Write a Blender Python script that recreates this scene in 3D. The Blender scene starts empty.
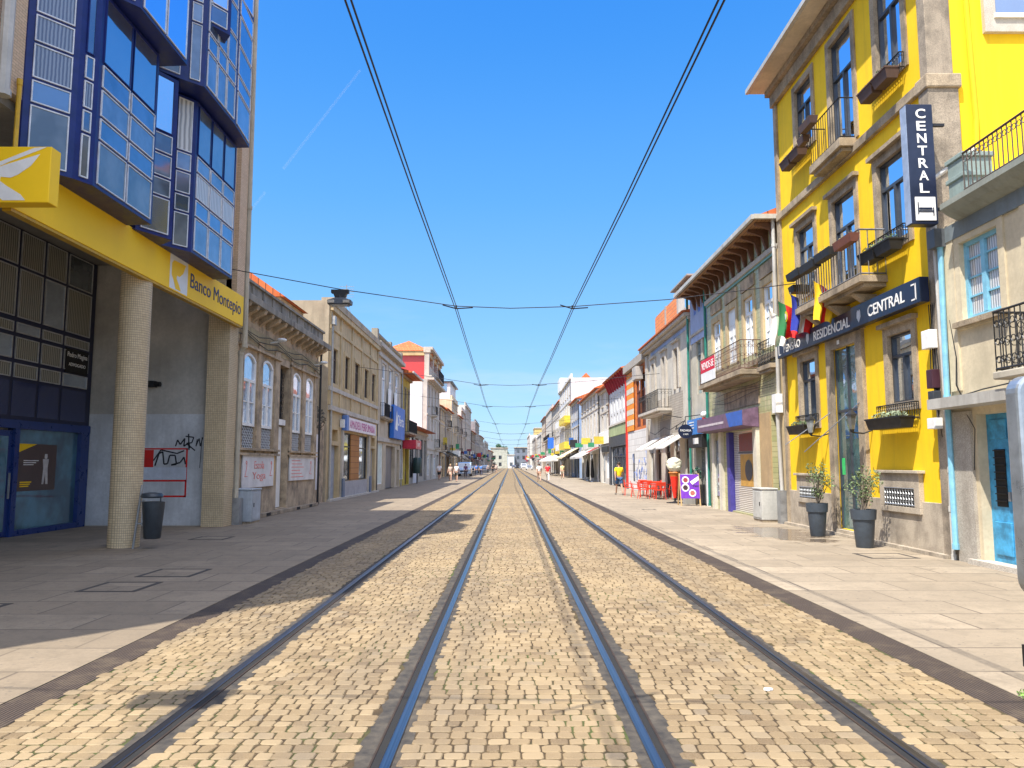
import bpy, bmesh, math, random
from mathutils import Vector, Matrix
random.seed(7)
R = random.Random(11)
S = bpy.context.scene
COL = S.collection

# ---------------------------------------------------------------- camera, sky, sun, exposure
cd = bpy.data.cameras.new("camera"); cam = bpy.data.objects.new("camera", cd); COL.objects.link(cam)
cd.sensor_width = 36; cd.lens = 27.07; cd.clip_start = 0.1; cd.clip_end = 6000
PITCH = math.atan(80.3/770)
cam.location = (0, 0, 1.7); cam.rotation_euler = (math.radians(90)+PITCH, 0, -0.0022)
S.camera = cam
S.render.resolution_x = 1024; S.render.resolution_y = 768
SUN = Vector((-.355, -.44, 1)).normalized()
W = bpy.data.worlds.new("World"); S.world = W; W.use_nodes = True
nt = W.node_tree; bg = nt.nodes["Background"]
sky = nt.nodes.new("ShaderNodeTexSky"); sky.sky_type = 'NISHITA'; sky.sun_disc = False
sky.sun_elevation = math.asin(SUN.z); sky.sun_rotation = math.atan2(SUN.x, SUN.y)
sky.air_density = 1.0; sky.dust_density = 0.6; sky.ozone_density = 3.0; sky.altitude = 0
hsv = nt.nodes.new("ShaderNodeHueSaturation"); hsv.inputs['Saturation'].default_value = 1.25; hsv.inputs['Value'].default_value = 1.2
nt.links.new(sky.outputs[0], hsv.inputs['Color'])
# thin wisps of cirrus high in the sky
tc = nt.nodes.new("ShaderNodeTexCoord"); mp = nt.nodes.new("ShaderNodeMapping"); mp.inputs['Scale'].default_value = (1.2, 1.2, 7)
nz = nt.nodes.new("ShaderNodeTexNoise"); nz.inputs['Scale'].default_value = 2.2; nz.inputs['Detail'].default_value = 5; nz.inputs['Roughness'].default_value = .6
rp = nt.nodes.new("ShaderNodeValToRGB"); rp.color_ramp.elements[0].position = .46; rp.color_ramp.elements[0].color = (0,0,0,1)
rp.color_ramp.elements[1].position = .75; rp.color_ramp.elements[1].color = (.55,.55,.55,1)
mx = nt.nodes.new("ShaderNodeMixRGB"); mx.inputs[2].default_value = (3.6, 4.0, 4.6, 1)
nt.links.new(tc.outputs['Generated'], mp.inputs[0]); nt.links.new(mp.outputs[0], nz.inputs[0]); nt.links.new(nz.outputs[0], rp.inputs[0])
# clear-day gradient by elevation, blended over the physical sky
sz = nt.nodes.new("ShaderNodeSeparateXYZ"); nt.links.new(tc.outputs['Generated'], sz.inputs[0])
gr = nt.nodes.new("ShaderNodeValToRGB"); ce = gr.color_ramp
for _ in range(4): ce.elements.new(.5)
for e_, (p_, c_) in zip(ce.elements, [(0,(.50,.76,1.0)),(.06,(.36,.67,1.0)),(.18,(.235,.56,1.0)),(.33,(.125,.44,.99)),(.54,(.03,.285,.92)),(1,(.01,.17,.68))]): e_.position = p_; e_.color = (*c_, 1)
nt.links.new(sz.outputs[2], gr.inputs[0])
sc_ = nt.nodes.new("ShaderNodeVectorMath"); sc_.operation = 'SCALE'; sc_.inputs['Scale'].default_value = 4.5; nt.links.new(gr.outputs[0], sc_.inputs[0])
bl_ = nt.nodes.new("ShaderNodeMixRGB"); bl_.inputs[0].default_value = .85; nt.links.new(hsv.outputs[0], bl_.inputs[1]); nt.links.new(sc_.outputs[0], bl_.inputs[2])
# added white glow high behind the camera, lifts the fill light in shaded areas
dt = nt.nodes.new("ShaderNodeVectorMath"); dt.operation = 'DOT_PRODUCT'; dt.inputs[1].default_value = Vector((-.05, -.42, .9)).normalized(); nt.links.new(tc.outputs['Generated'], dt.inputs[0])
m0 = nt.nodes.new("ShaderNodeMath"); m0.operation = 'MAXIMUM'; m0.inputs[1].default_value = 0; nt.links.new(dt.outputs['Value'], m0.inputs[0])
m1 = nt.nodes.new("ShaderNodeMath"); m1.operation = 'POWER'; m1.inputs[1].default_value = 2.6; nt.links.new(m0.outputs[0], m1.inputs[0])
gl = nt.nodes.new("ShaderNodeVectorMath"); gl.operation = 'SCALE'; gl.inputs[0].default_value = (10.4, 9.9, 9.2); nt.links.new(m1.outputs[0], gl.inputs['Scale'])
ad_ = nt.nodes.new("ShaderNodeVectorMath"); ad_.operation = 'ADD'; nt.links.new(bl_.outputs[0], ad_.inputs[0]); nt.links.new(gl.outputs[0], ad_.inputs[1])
lo = nt.nodes.new("ShaderNodeValToRGB"); lo.color_ramp.elements[0].position = .1; lo.color_ramp.elements[0].color = (1,1,1,1); lo.color_ramp.elements[1].position = .24; lo.color_ramp.elements[1].color = (0,0,0,1)
nt.links.new(sz.outputs[2], lo.inputs[0]); lm = nt.nodes.new("ShaderNodeMath"); lm.operation = 'MULTIPLY'; nt.links.new(rp.outputs[0], lm.inputs[0]); nt.links.new(lo.outputs[0], lm.inputs[1])
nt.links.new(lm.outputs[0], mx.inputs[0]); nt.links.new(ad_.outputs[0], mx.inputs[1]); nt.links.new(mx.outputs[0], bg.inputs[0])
bg.inputs[1].default_value = 0.13
sd = bpy.data.lights.new("sun", 'SUN'); sun = bpy.data.objects.new("sun", sd); COL.objects.link(sun)
sd.energy = 4.8; sd.angle = math.radians(0.5); sd.color = (1, .95, .86)
sun.rotation_euler = SUN.to_track_quat('Z', 'Y').to_euler(); sun.location = (-20, -20, 60)
S.view_settings.view_transform = 'Standard'; S.view_settings.look = 'None'; S.view_settings.gamma = 1
S.view_settings.exposure = 0.85
S.render.engine = 'CYCLES'

# ---------------------------------------------------------------- materials
MC = {}
def newmat(name):
    m = bpy.data.materials.new(name); m.use_nodes = True
    return m, m.node_tree, m.node_tree.nodes["Principled BSDF"]
def N(t, kind, **kw):
    n = t.nodes.new(kind)
    for k, v in kw.items():
        if k in n.inputs: n.inputs[k].default_value = v
        else: setattr(n, k, v)
    return n
def ramp(t, src, stops):
    r = t.nodes.new("ShaderNodeValToRGB"); cr = r.color_ramp
    while len(cr.elements) < len(stops): cr.elements.new(.5)
    for e, (p, c) in zip(cr.elements, stops):
        e.position = p; e.color = c if len(c) == 4 else (*c, 1)
    t.links.new(src, r.inputs[0]); return r
def mixc(t, fac, a, b, mode='MIX'):
    m = t.nodes.new("ShaderNodeMixRGB"); m.blend_type = mode
    for i, v in ((0, fac), (1, a), (2, b)):
        if hasattr(v, 'is_linked') or isinstance(v, bpy.types.NodeSocket): t.links.new(v, m.inputs[i])
        elif i == 0: m.inputs[0].default_value = v
        else: m.inputs[i].default_value = (*v, 1)
    return m.outputs[0]
def objco(t, scale=(1,1,1)):
    c = t.nodes.new("ShaderNodeTexCoord"); m = t.nodes.new("ShaderNodeMapping"); m.inputs['Scale'].default_value = scale
    t.links.new(c.outputs['Object'], m.inputs[0]); return m.outputs[0]
def noise(t, vec, sc, det=4, ro=.6):
    n = N(t, "ShaderNodeTexNoise"); n.inputs['Scale'].default_value = sc; n.inputs['Detail'].default_value = det; n.inputs['Roughness'].default_value = ro
    t.links.new(vec, n.inputs[0]); return n.outputs[0]
def bump(t, b, h, st=.3, d=.01):
    n = N(t, "ShaderNodeBump"); n.inputs['Strength'].default_value = st; n.inputs['Distance'].default_value = d
    t.links.new(h, n.inputs['Height']); t.links.new(n.outputs[0], b.inputs['Normal'])
def plaster(name, c, dirt=.35, rough=.9, dcol=(.12,.10,.08), st=.25, mott=.62):
    """painted or bare render: mottled, with rain streaks and grime"""
    if name in MC: return MC[name]
    m, t, b = newmat(name)
    v = objco(t); s = objco(t, (2.2, 2.2, .18))
    n1 = noise(t, v, .9, 6, .65); n2 = noise(t, s, 1.6, 5, .7); n3 = noise(t, v, 14, 4)
    d = tuple(x*mott for x in c)
    c1 = mixc(t, ramp(t, n1, [(.35,(0,0,0)),(.7,(1,1,1))]).outputs[0], c, d)
    c2 = mixc(t, ramp(t, n2, [(.5,(0,0,0)),(.78,(dirt,dirt,dirt))]).outputs[0], c1, dcol)
    c3 = mixc(t, ramp(t, n3, [(.4,(0,0,0)),(.7,(.4,.4,.4))]).outputs[0], c2, d)
    t.links.new(c3, b.inputs['Base Color']); b.inputs['Roughness'].default_value = rough
    bump(t, b, n3, st, .01); MC[name] = m; return m
def granite(name, c=(.30,.27,.23), dark=(.09,.075,.06), amt=.6):
    if name in MC: return MC[name]
    m, t, b = newmat(name); v = objco(t); s = objco(t, (1.5,1.5,.3))
    n1 = noise(t, v, 60, 3); n2 = noise(t, v, 1.7, 5, .7); n3 = noise(t, s, 1.3, 5, .7)
    a = mixc(t, ramp(t, n1, [(.35,tuple(x*.65 for x in c)),(.65,tuple(x*1.2 for x in c))]).outputs[0], c, c)
    a = ramp(t, n1, [(.32,tuple(x*.62 for x in c)),(.66,tuple(min(1,x*1.25) for x in c))]).outputs[0]
    a = mixc(t, ramp(t, n2, [(.42,(0,0,0)),(.72,(amt,amt,amt))]).outputs[0], a, dark)
    a = mixc(t, ramp(t, n3, [(.52,(0,0,0)),(.75,(amt*.8,)*3)]).outputs[0], a, tuple(x*.7 for x in dark))
    t.links.new(a, b.inputs['Base Color']); b.inputs['Roughness'].default_value = .9
    bump(t, b, n1, .25, .006); MC[name] = m; return m
def paint(name, c, rough=.45, metal=0, var=.25, coat=0):
    if name in MC: return MC[name]
    m, t, b = newmat(name); v = objco(t)
    n1 = noise(t, v, 5, 5, .7)
    a = ramp(t, n1, [(.35, tuple(x*(1-var) for x in c)), (.65, tuple(min(1, x*(1+var*.3)) for x in c))]).outputs[0]
    t.links.new(a, b.inputs['Base Color']); b.inputs['Roughness'].default_value = rough; b.inputs['Metallic'].default_value = metal
    b.inputs['Coat Weight'].default_value = coat
    r = ramp(t, n1, [(.3,(rough*.8,)*3),(.7,(min(1,rough*1.25),)*3)]).outputs[0]; t.links.new(r, b.inputs['Roughness'])
    MC[name] = m; return m
def glass(name, c=(.03,.04,.05), refl=.35, tint=(.75,.85,1), rough=.02, wob=.04):
    """window pane seen from outside: dim interior under a mirror-like surface"""
    if name in MC: return MC[name]
    m, t, b = newmat(name); v = objco(t)
    n = noise(t, v, .8, 2)
    t.links.new(ramp(t, noise(t, v, 1.1, 3), [(.4, tuple(x*.5 for x in c)), (.65, tuple(min(1, x*1.6) for x in c))]).outputs[0], b.inputs['Base Color'])
    b.inputs['Roughness'].default_value = .3
    g = N(t, "ShaderNodeBsdfGlossy"); g.inputs['Color'].default_value = (*tint, 1); g.inputs['Roughness'].default_value = rough
    fr = N(t, "ShaderNodeFresnel"); fr.inputs['IOR'].default_value = 1.5
    ma = N(t, "ShaderNodeMath", operation='ADD', use_clamp=True); ma.inputs[1].default_value = refl
    t.links.new(fr.outputs[0], ma.inputs[0])
    mxs = N(t, "ShaderNodeMixShader"); t.links.new(ma.outputs[0], mxs.inputs[0]); t.links.new(b.outputs[0], mxs.inputs[1]); t.links.new(g.outputs[0], mxs.inputs[2])
    bp = N(t, "ShaderNodeBump"); bp.inputs['Strength'].default_value = wob; bp.inputs['Distance'].default_value = .2
    t.links.new(n, bp.inputs['Height']); t.links.new(bp.outputs[0], g.inputs['Normal'])
    t.links.new(mxs.outputs[0], t.nodes["Material Output"].inputs[0]); MC[name] = m; return m
def pleats(name, c, axis='y', sc=9, c2=None, refl=.1):
    """curtain or slat blind behind a pane"""
    if name in MC: return MC[name]
    m, t, b = newmat(name); v = objco(t)
    w = N(t, "ShaderNodeTexWave"); w.bands_direction = axis.upper(); w.inputs['Scale'].default_value = sc; w.inputs['Distortion'].default_value = 1.2; w.inputs['Detail'].default_value = 1
    t.links.new(v, w.inputs[0])
    c2 = c2 or tuple(x*.45 for x in c)
    t.links.new(ramp(t, w.outputs[1], [(.1, c2), (.75, c)]).outputs[0], b.inputs['Base Color']); b.inputs['Roughness'].default_value = .6
    b.inputs['Coat Weight'].default_value = 1; b.inputs['Coat Roughness'].default_value = .03
    bump(t, b, w.outputs[1], .5, .02); MC[name] = m; return m
def bricks(name, c1, c2, mortar, bw=.24, bh=.08, ms=.01, plane='yz', dirt=.3, rough=.85, st=.5, off=.5):
    if name in MC: return MC[name]
    m, t, b = newmat(name)
    c = t.nodes.new("ShaderNodeTexCoord"); sx = t.nodes.new("ShaderNodeSeparateXYZ"); cx = t.nodes.new("ShaderNodeCombineXYZ")
    t.links.new(c.outputs['Object'], sx.inputs[0])
    if plane == 'wall':
        ad = N(t, "ShaderNodeMath", operation='ADD'); t.links.new(sx.outputs[0], ad.inputs[0]); t.links.new(sx.outputs[1], ad.inputs[1]); t.links.new(ad.outputs[0], cx.inputs[0]); t.links.new(sx.outputs[2], cx.inputs[1])
    else:
        ix = {'yz':(1,2),'xy':(0,1),'yx':(1,0),'xz':(0,2)}[plane]
        t.links.new(sx.outputs[ix[0]], cx.inputs[0]); t.links.new(sx.outputs[ix[1]], cx.inputs[1])
    br = N(t, "ShaderNodeTexBrick"); br.offset = off
    br.inputs['Scale'].default_value = 1; br.inputs['Brick Width'].default_value = bw; br.inputs['Row Height'].default_value = bh; br.inputs['Mortar Size'].default_value = ms
    br.inputs['Mortar Smooth'].default_value = .3; br.inputs['Color1'].default_value = (*c1,1); br.inputs['Color2'].default_value = (*c2,1); br.inputs['Mortar'].default_value = (*mortar,1)
    t.links.new(cx.outputs[0], br.inputs[0]); v = objco(t); n1 = noise(t, v, 1.1, 6, .7)
    a = mixc(t, ramp(t, n1, [(.42,(0,0,0)),(.75,(dirt,dirt,dirt))]).outputs[0], br.outputs[0], tuple(x*.35 for x in c1))
    t.links.new(a, b.inputs['Base Color']); b.inputs['Roughness'].default_value = rough
    iv = N(t, "ShaderNodeMath", operation='SUBTRACT'); iv.inputs[0].default_value = 1; t.links.new(br.outputs[1], iv.inputs[1])
    bump(t, b, iv.outputs[0], st, .01); MC[name] = m; return m
def foliage(name, c=(.05,.11,.02)):
    if name in MC: return MC[name]
    m, t, b = newmat(name); g = t.nodes.new("ShaderNodeNewGeometry")
    t.links.new(ramp(t, g.outputs['Random Per Island'], [(0, tuple(x*.5 for x in c)), (.6, c), (1, tuple(x*1.9 for x in c))]).outputs[0], b.inputs['Base Color'])
    b.inputs['Roughness'].default_value = .6; MC[name] = m; return m

# stock materials
YEL = plaster('yellow_render', (.93,.59,.003), .5, .85, (.40,.24,.02), .15, .85)
STONE = granite('granite_trim', (.40,.315,.215), (.09,.07,.05), .8)
OCH = plaster('ochre_stone', (.60,.46,.26), .7, .9, (.10,.08,.06))
STONE_L = granite('pale_granite', (.52,.47,.40), (.2,.17,.13), .45)
GRIMY = granite('grimy_stone', (.50,.38,.25), (.045,.04,.035), .75)
IRON = paint('black_iron', (.02,.02,.022), .5, .3)
DGREY = paint('charcoal_frame', (.045,.05,.06), .4)
WHITE = paint('white_paint', (.8,.79,.76), .45, 0, .12)
NAVY = paint('navy_sign', (.012,.018,.045), .35)
BLUEF = paint('blue_enamel', (.004,.014,.13), .4, 0, .3, 0)
GBLUE = glass('pane_sky', (.02,.03,.05), .42)
GDARK = glass('pane_dark', (.03,.03,.03), .12)
GSHOP = glass('pane_shop', (.05,.06,.06), .2)
CURT = pleats('curtain_white', (.6,.58,.54), 'y', 3.5)
TILES = bricks('clay_roof_tile', (.50,.115,.03), (.60,.17,.05), (.16,.045,.02), .22, .3, .02, 'yx', .3)
DARKIN = paint('dark_interior', (.012,.011,.01), .9)
GREYM = paint('grey_metal', (.35,.36,.37), .4, .6)
PIPEW = plaster('white_pipe', (.55,.53,.49), .5, .5)

# ---------------------------------------------------------------- mesh helpers
ORI = {}
class MB:
    def __init__(s): s.v = []; s.f = []; s.mi = []; s.cur = 0
    def quad(s, a, b, c, d):
        n = len(s.v); s.v += [tuple(a), tuple(b), tuple(c), tuple(d)]; s.f.append((n, n+1, n+2, n+3)); s.mi.append(s.cur); return s
    def poly(s, pts):
        n = len(s.v); s.v += [tuple(p) for p in pts]; s.f.append(tuple(range(n, n+len(pts)))); s.mi.append(s.cur); return s
    def hexa(s, p):
        n = len(s.v); s.v += [tuple(q) for q in p]
        for f in ((0,3,2,1),(4,5,6,7),(0,1,5,4),(1,2,6,5),(2,3,7,6),(3,0,4,7)): s.f.append(tuple(n+i for i in f)); s.mi.append(s.cur)
        return s
    def box(s, x0, x1, y0, y1, z0, z1):
        return s.hexa([(x0,y0,z0),(x1,y0,z0),(x1,y1,z0),(x0,y1,z0),(x0,y0,z1),(x1,y0,z1),(x1,y1,z1),(x0,y1,z1)])
    def obox(s, o, ux, uy, uz):
        o, ux, uy, uz = map(Vector, (o, ux, uy, uz))
        return s.hexa([o, o+ux, o+ux+uy, o+uy, o+uz, o+ux+uz, o+ux+uy+uz, o+uy+uz])
    def prism(s, pts, d):
        """extrude polygon pts (3D) by vector d"""
        d = Vector(d); a = [Vector(p) for p in pts]; b = [p+d for p in a]; n = len(s.v); k = len(a)
        s.v += [tuple(p) for p in a+b]; s.f.append(tuple(range(n+k-1, n-1, -1))); s.mi.append(s.cur)
        s.f.append(tuple(range(n+k, n+2*k))); s.mi.append(s.cur)
        for i in range(k):
            j = (i+1) % k; s.f.append((n+i, n+j, n+k+j, n+k+i)); s.mi.append(s.cur)
        return s
    def cyl(s, p0, p1, r0, r1=None, n=8, cap=True):
        p0, p1 = Vector(p0), Vector(p1); r1 = r0 if r1 is None else r1
        d = (p1-p0); 
        if d.length < 1e-6: return s
        q = d.to_track_quat('Z', 'Y'); b = len(s.v)
        for p, r in ((p0, r0), (p1, r1)):
            for i in range(n):
                a = 2*math.pi*i/n; s.v.append(tuple(p + q @ Vector((r*math.cos(a), r*math.sin(a), 0))))
        for i in range(n):
            j = (i+1) % n; s.f.append((b+i, b+j, b+n+j, b+n+i)); s.mi.append(s.cur)
        if cap:
            s.f.append(tuple(b+i for i in range(n-1,-1,-1))); s.mi.append(s.cur); s.f.append(tuple(b+n+i for i in range(n))); s.mi.append(s.cur)
        return s
    def tube(s, pts, r, n=5):
        for a, b in zip(pts, pts[1:]): s.cyl(a, b, r, r, n)
        return s
    def lathe(s, c, prof, n=16, sx=1, sy=1):
        c = Vector(c); b = len(s.v)
        for r, z in prof:
            for i in range(n):
                a = 2*math.pi*i/n; s.v.append((c.x+r*sx*math.cos(a), c.y+r*sy*math.sin(a), c.z+z))
        for k in range(len(prof)-1):
            for i in range(n):
                j = (i+1) % n; s.f.append((b+k*n+i, b+k*n+j, b+(k+1)*n+j, b+(k+1)*n+i)); s.mi.append(s.cur)
        s.f.append(tuple(b+i for i in range(n-1,-1,-1))); s.mi.append(s.cur)
        s.f.append(tuple(b+(len(prof)-1)*n+i for i in range(n))); s.mi.append(s.cur)
        return s
    def blob(s, c, r, sub=2, amp=.12, rnd=None):
        bm = bmesh.new(); bmesh.ops.create_icosphere(bm, subdivisions=sub, radius=1); rnd = rnd or R; b = len(s.v)
        for v in bm.verts:
            k = 1 + rnd.uniform(-amp, amp); s.v.append((c[0]+v.co.x*r[0]*k, c[1]+v.co.y*r[1]*k, c[2]+v.co.z*r[2]*k))
        for f in bm.faces: s.f.append(tuple(b+v.index for v in f.verts)); s.mi.append(s.cur)
        bm.free(); return s
    def leaves(s, c, rad, n, size=.04):
        for _ in range(n):
            while True:
                p = Vector((R.uniform(-1,1), R.uniform(-1,1), R.uniform(-1,1)))
                if p.length <= 1: break
            p = p * (p.length**-.3 if p.length > .05 else 1)
            q = Vector((c[0]+p.x*rad[0], c[1]+p.y*rad[1], c[2]+p.z*rad[2]))
            u = Vector((R.gauss(0,1), R.gauss(0,1), R.gauss(0,1))).normalized(); w = u.orthogonal().normalized()
            a = size*R.uniform(.6,1.4); s.quad(q-u*a, q+w*a*.5, q+u*a, q-w*a*.5)
        return s
    def build(s, name, mat, parent=None, smooth=False, bevel=0, loc=None):
        me = bpy.data.meshes.new(name)
        o0 = ORI.get(parent.name, Vector((0,0,0))) if parent else (Vector(loc) if loc else Vector((0,0,0)))
        me.from_pydata([(x-o0[0], y-o0[1], z-o0[2]) for x, y, z in s.v], [], s.f)
        for m in (mat if isinstance(mat, (list, tuple)) else [mat]): me.materials.append(m)
        if any(s.mi): me.polygons.foreach_set('material_index', s.mi)
        bm = bmesh.new(); bm.from_mesh(me)
        if smooth: bmesh.ops.remove_doubles(bm, verts=bm.verts, dist=1e-4)
        bmesh.ops.recalc_face_normals(bm, faces=bm.faces); bm.to_mesh(me); bm.free()
        if smooth:
            me.polygons.foreach_set('use_smooth', [True]*len(me.polygons))
            try: me.set_sharp_from_angle(angle=math.radians(40))
            except Exception: pass
        me.update()
        ob = bpy.data.objects.new(name, me); COL.objects.link(ob)
        if parent: ob.parent = parent; ORI[ob.name] = o0
        else: ob.location = o0; ORI[ob.name] = o0
        if bevel:
            b = ob.modifiers.new('bevel', 'BEVEL'); b.width = bevel; b.segments = 2; b.limit_method = 'ANGLE'
        return ob
def tag(o, label=None, cat=None, group=None, kind=None):
    if label: o['label'] = label
    if cat: o['category'] = cat
    if group: o['group'] = group
    if kind: o['kind'] = kind
    return o
def thing(name, loc, label, cat, group=None):
    o = bpy.data.objects.new(name, None); COL.objects.link(o); o.location = loc; o.empty_display_size = .2
    ORI[o.name] = Vector(loc); return tag(o, label, cat, group)
def struct(o): o['kind'] = 'structure'; return o
def text(body, mat, parent, o, u, w, width, height=None, name='lettering', ext=.004, bold=0):
    """lettering centred on point o, reading along u with up vector w, stretched to width x height"""
    cu = bpy.data.curves.new(name, 'FONT'); cu.body = body; cu.size = 1; cu.align_x = 'CENTER'; cu.align_y = 'CENTER'; cu.extrude = .01; cu.offset = bold
    cu.space_line = .9
    to = bpy.data.objects.new(name, cu); COL.objects.link(to)
    bpy.context.view_layer.update(); dg = bpy.context.evaluated_depsgraph_get()
    me = bpy.data.meshes.new_from_object(to.evaluated_get(dg)); COL.objects.unlink(to); bpy.data.objects.remove(to)
    xs = [v.co.x for v in me.vertices]; ys = [v.co.y for v in me.vertices]
    cx, cy = (min(xs)+max(xs))/2, (min(ys)+max(ys))/2; sx = width/(max(xs)-min(xs)); sy = height/(max(ys)-min(ys)) if height else sx
    u, w = Vector(u).normalized(), Vector(w).normalized(); n = u.cross(w); o = Vector(o); org = ORI.get(parent.name, Vector((0,0,0)))
    for v in me.vertices: v.co = o + u*((v.co.x-cx)*sx) + w*((v.co.y-cy)*sy) + n*(v.co.z/.01*ext) - org
    me.materials.clear(); me.materials.append(mat); me.update()
    ob = bpy.data.objects.new(name, me); COL.objects.link(ob); ob.parent = parent; ORI[ob.name] = org
    return ob

class F:
    """street facade: side -1 = left row, +1 = right row; plane at |x| = X; o = distance out over the street"""
    def __init__(s, side, X, root): s.s, s.X, s.r = side, X, root
    def p(s, o, y, z): return (s.s*(s.X-o), y, z)
    def box(s, mb, o0, o1, y0, y1, z0, z1):
        a, b = sorted((s.s*(s.X-o0), s.s*(s.X-o1))); return mb.box(a, b, y0, y1, z0, z1)
    @property
    def u(s): return (0, -s.s, 0)
    def part(s, name, mat, o0, o1, y0, y1, z0, z1, parent=None, bevel=0):
        mb = MB(); s.box(mb, o0, o1, y0, y1, z0, z1); return mb.build(name, mat, parent or s.r, bevel=bevel)
    def wall(s, y0, y1, z0, z1, holes, mat, depth=9, rec=.28, name='wall', parent=None, back=True):
        ys = sorted({y0, y1, *[min(max(h[i], y0), y1) for h in holes for i in (0,1)]}); zs = sorted({z0, z1, *[min(max(h[i], z0), z1) for h in holes for i in (2,3)]})
        mb = MB()
        for a, b in zip(ys, ys[1:]):
            for c, d in zip(zs, zs[1:]):
                my, mz = (a+b)/2, (c+d)/2
                if any(h[0] < my < h[1] and h[2] < mz < h[3] for h in holes): continue
                mb.quad(s.p(0,a,c), s.p(0,b,c), s.p(0,b,d), s.p(0,a,d))
        for h in holes:
            a, b, c, d = h[:4]
            mb.quad(s.p(0,a,c), s.p(-rec,a,c), s.p(-rec,a,d), s.p(0,a,d)); mb.quad(s.p(0,b,c), s.p(-rec,b,c), s.p(-rec,b,d), s.p(0,b,d))
            mb.quad(s.p(0,a,c), s.p(0,b,c), s.p(-rec,b,c), s.p(-rec,a,c)); mb.quad(s.p(0,a,d), s.p(0,b,d), s.p(-rec,b,d), s.p(-rec,a,d))
            mb.quad(s.p(-rec,a,c), s.p(-rec,b,c), s.p(-rec,b,d), s.p(-rec,a,d))
        if back:
            for y in (y0, y1): mb.quad(s.p(0,y,z0), s.p(-depth,y,z0), s.p(-depth,y,z1), s.p(0,y,z1))
            mb.quad(s.p(-depth,y0,z0), s.p(-depth,y1,z0), s.p(-depth,y1,z1), s.p(-depth,y0,z1))
            mb.quad(s.p(0,y0,z1), s.p(0,y1,z1), s.p(-depth,y1,z1), s.p(-depth,y0,z1))
        return mb.build(name, mat, parent or s.r)
    def window(s, y0, y1, z0, z1, fm=DGREY, gm=GBLUE, cols=2, transom=.7, rec=.12, fw=.06, surr=None, sw=.2, proud=.05, sill=None, simple=False, name='window', hood=False, bot=True, bars=0):
        """one window: frame part with pane, surround and sill under it"""
        rec = min(rec, .08); mb = MB(); a, b = -rec-.05, -rec+.02
        s.box(mb, a, b, y0, y0+fw, z0, z1); s.box(mb, a, b, y1-fw, y1, z0, z1)
        s.box(mb, a, b, y0+fw, y1-fw, z0, z0+fw); s.box(mb, a, b, y0+fw, y1-fw, z1-fw, z1)
        zt = z0+(z1-z0)*transom if transom else z1
        if transom: s.box(mb, a, b, y0+fw, y1-fw, zt-fw*.5, zt+fw*.5)
        for k in range(1, cols):
            yc = y0+(y1-y0)*k/cols; s.box(mb, a, b+.005, yc-fw*.6, yc+fw*.6, z0+fw, (zt-fw*.5) if transom else z1-fw)
        for k in range(bars):
            zc = z0+fw+(zt-z0-fw)*(k+1)/(bars+1); s.box(mb, a, b-.02, y0+fw, y1-fw, zc-.015, zc+.015)
        w = mb.build(name, fm, s.r)
        g = MB(); g.quad(s.p(-rec-.03,y0+.01,z0+.01), s.p(-rec-.03,y1-.01,z0+.01), s.p(-rec-.03,y1-.01,z1-.01), s.p(-rec-.03,y0+.01,z1-.01)); g.build('pane', gm, w)
        if surr:
            m2 = MB(); e = .014; q = -rec+.01
            s.box(m2, -.02, proud, y0-sw, y0+e, z0-(sw if bot else 0), z1+sw); s.box(m2, -.02, proud, y1-e, y1+sw, z0-(sw if bot else 0), z1+sw)
            s.box(m2, -.02, proud, y0+e, y1-e, z1-e, z1+sw)
            if bot: s.box(m2, -.02, proud, y0+e, y1-e, z0-sw, z0+e)
            if hood: s.box(m2, -.02, proud+.1, y0-sw-.06, y1+sw+.06, z1+sw, z1+sw+.09)
            s.box(m2, q, -.021, y0-.005, y0+e, z0, z1); s.box(m2, q, -.021, y1-e, y1+.005, z0, z1); s.box(m2, q, -.021, y0+e, y1-e, z1-e, z1+.005); s.box(m2, q, -.021, y0+e, y1-e, z0-.005, z0+e)
            m2.build('surround', surr, w)
        if sill:
            m3 = MB(); s.box(m3, -.02, proud+.09, y0-sw-.03, y1+sw+.03, z0-.1, z0-.005); m3.build('sill', sill, w)
        return w
    def railing(s, mb, o0, o1, y0, y1, z0, z1, gap=.11, r=.009, scroll=False, ends=True):
        def bars(P, Q):
            P, Q = Vector(P), Vector(Q); L = (Q-P).length; n = max(2, int(L/gap))
            for i in range(n+1):
                q = P.lerp(Q, i/n); mb.cyl(q, q+Vector((0,0,z1-z0)), r, r, 4, False)
                if scroll and i < n:
                    m = P.lerp(Q, (i+.5)/n); d = (Q-P).normalized(); rr = L/n*.42
                    for zc in ([.2,.5,.8] if scroll == 2 else [.82]):
                        c = m+Vector((0,0,(z1-z0)*zc)); mb.tube([c+d*(rr*math.cos(t))+Vector((0,0,rr*math.sin(t))) for t in [k*math.pi/3 for k in range(7)]], r*.7, 3)
            for dz in (0.04, z1-z0):
                mb.cyl(P+Vector((0,0,dz)), Q+Vector((0,0,dz)), r*1.8, r*1.8, 5)
        bars(s.p(o1,y0,z0), s.p(o1,y1,z0))
        if ends: bars(s.p(o0,y0,z0), s.p(o1,y0,z0)); bars(s.p(o0,y1,z0), s.p(o1,y1,z0))
        return mb
    def balcony(s, y0, y1, z, out, h=.95, slab=STONE, rail=IRON, th=.14, scroll=1, gap=.11, r=.009):
        mb = MB(); s.box(mb, -.02, out, y0, y1, z-th, z); s.box(mb, -.02, out*.8, y0+.08, y1-.08, z-th-.09, z-th)
        b = mb.build('balcony', slab, s.r, bevel=.01)
        mb = MB(); s.railing(mb, .0, out-.05, y0+.05, y1-.05, z, z+h, gap, r, scroll); mb.build('railing', rail, b); return b
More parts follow.
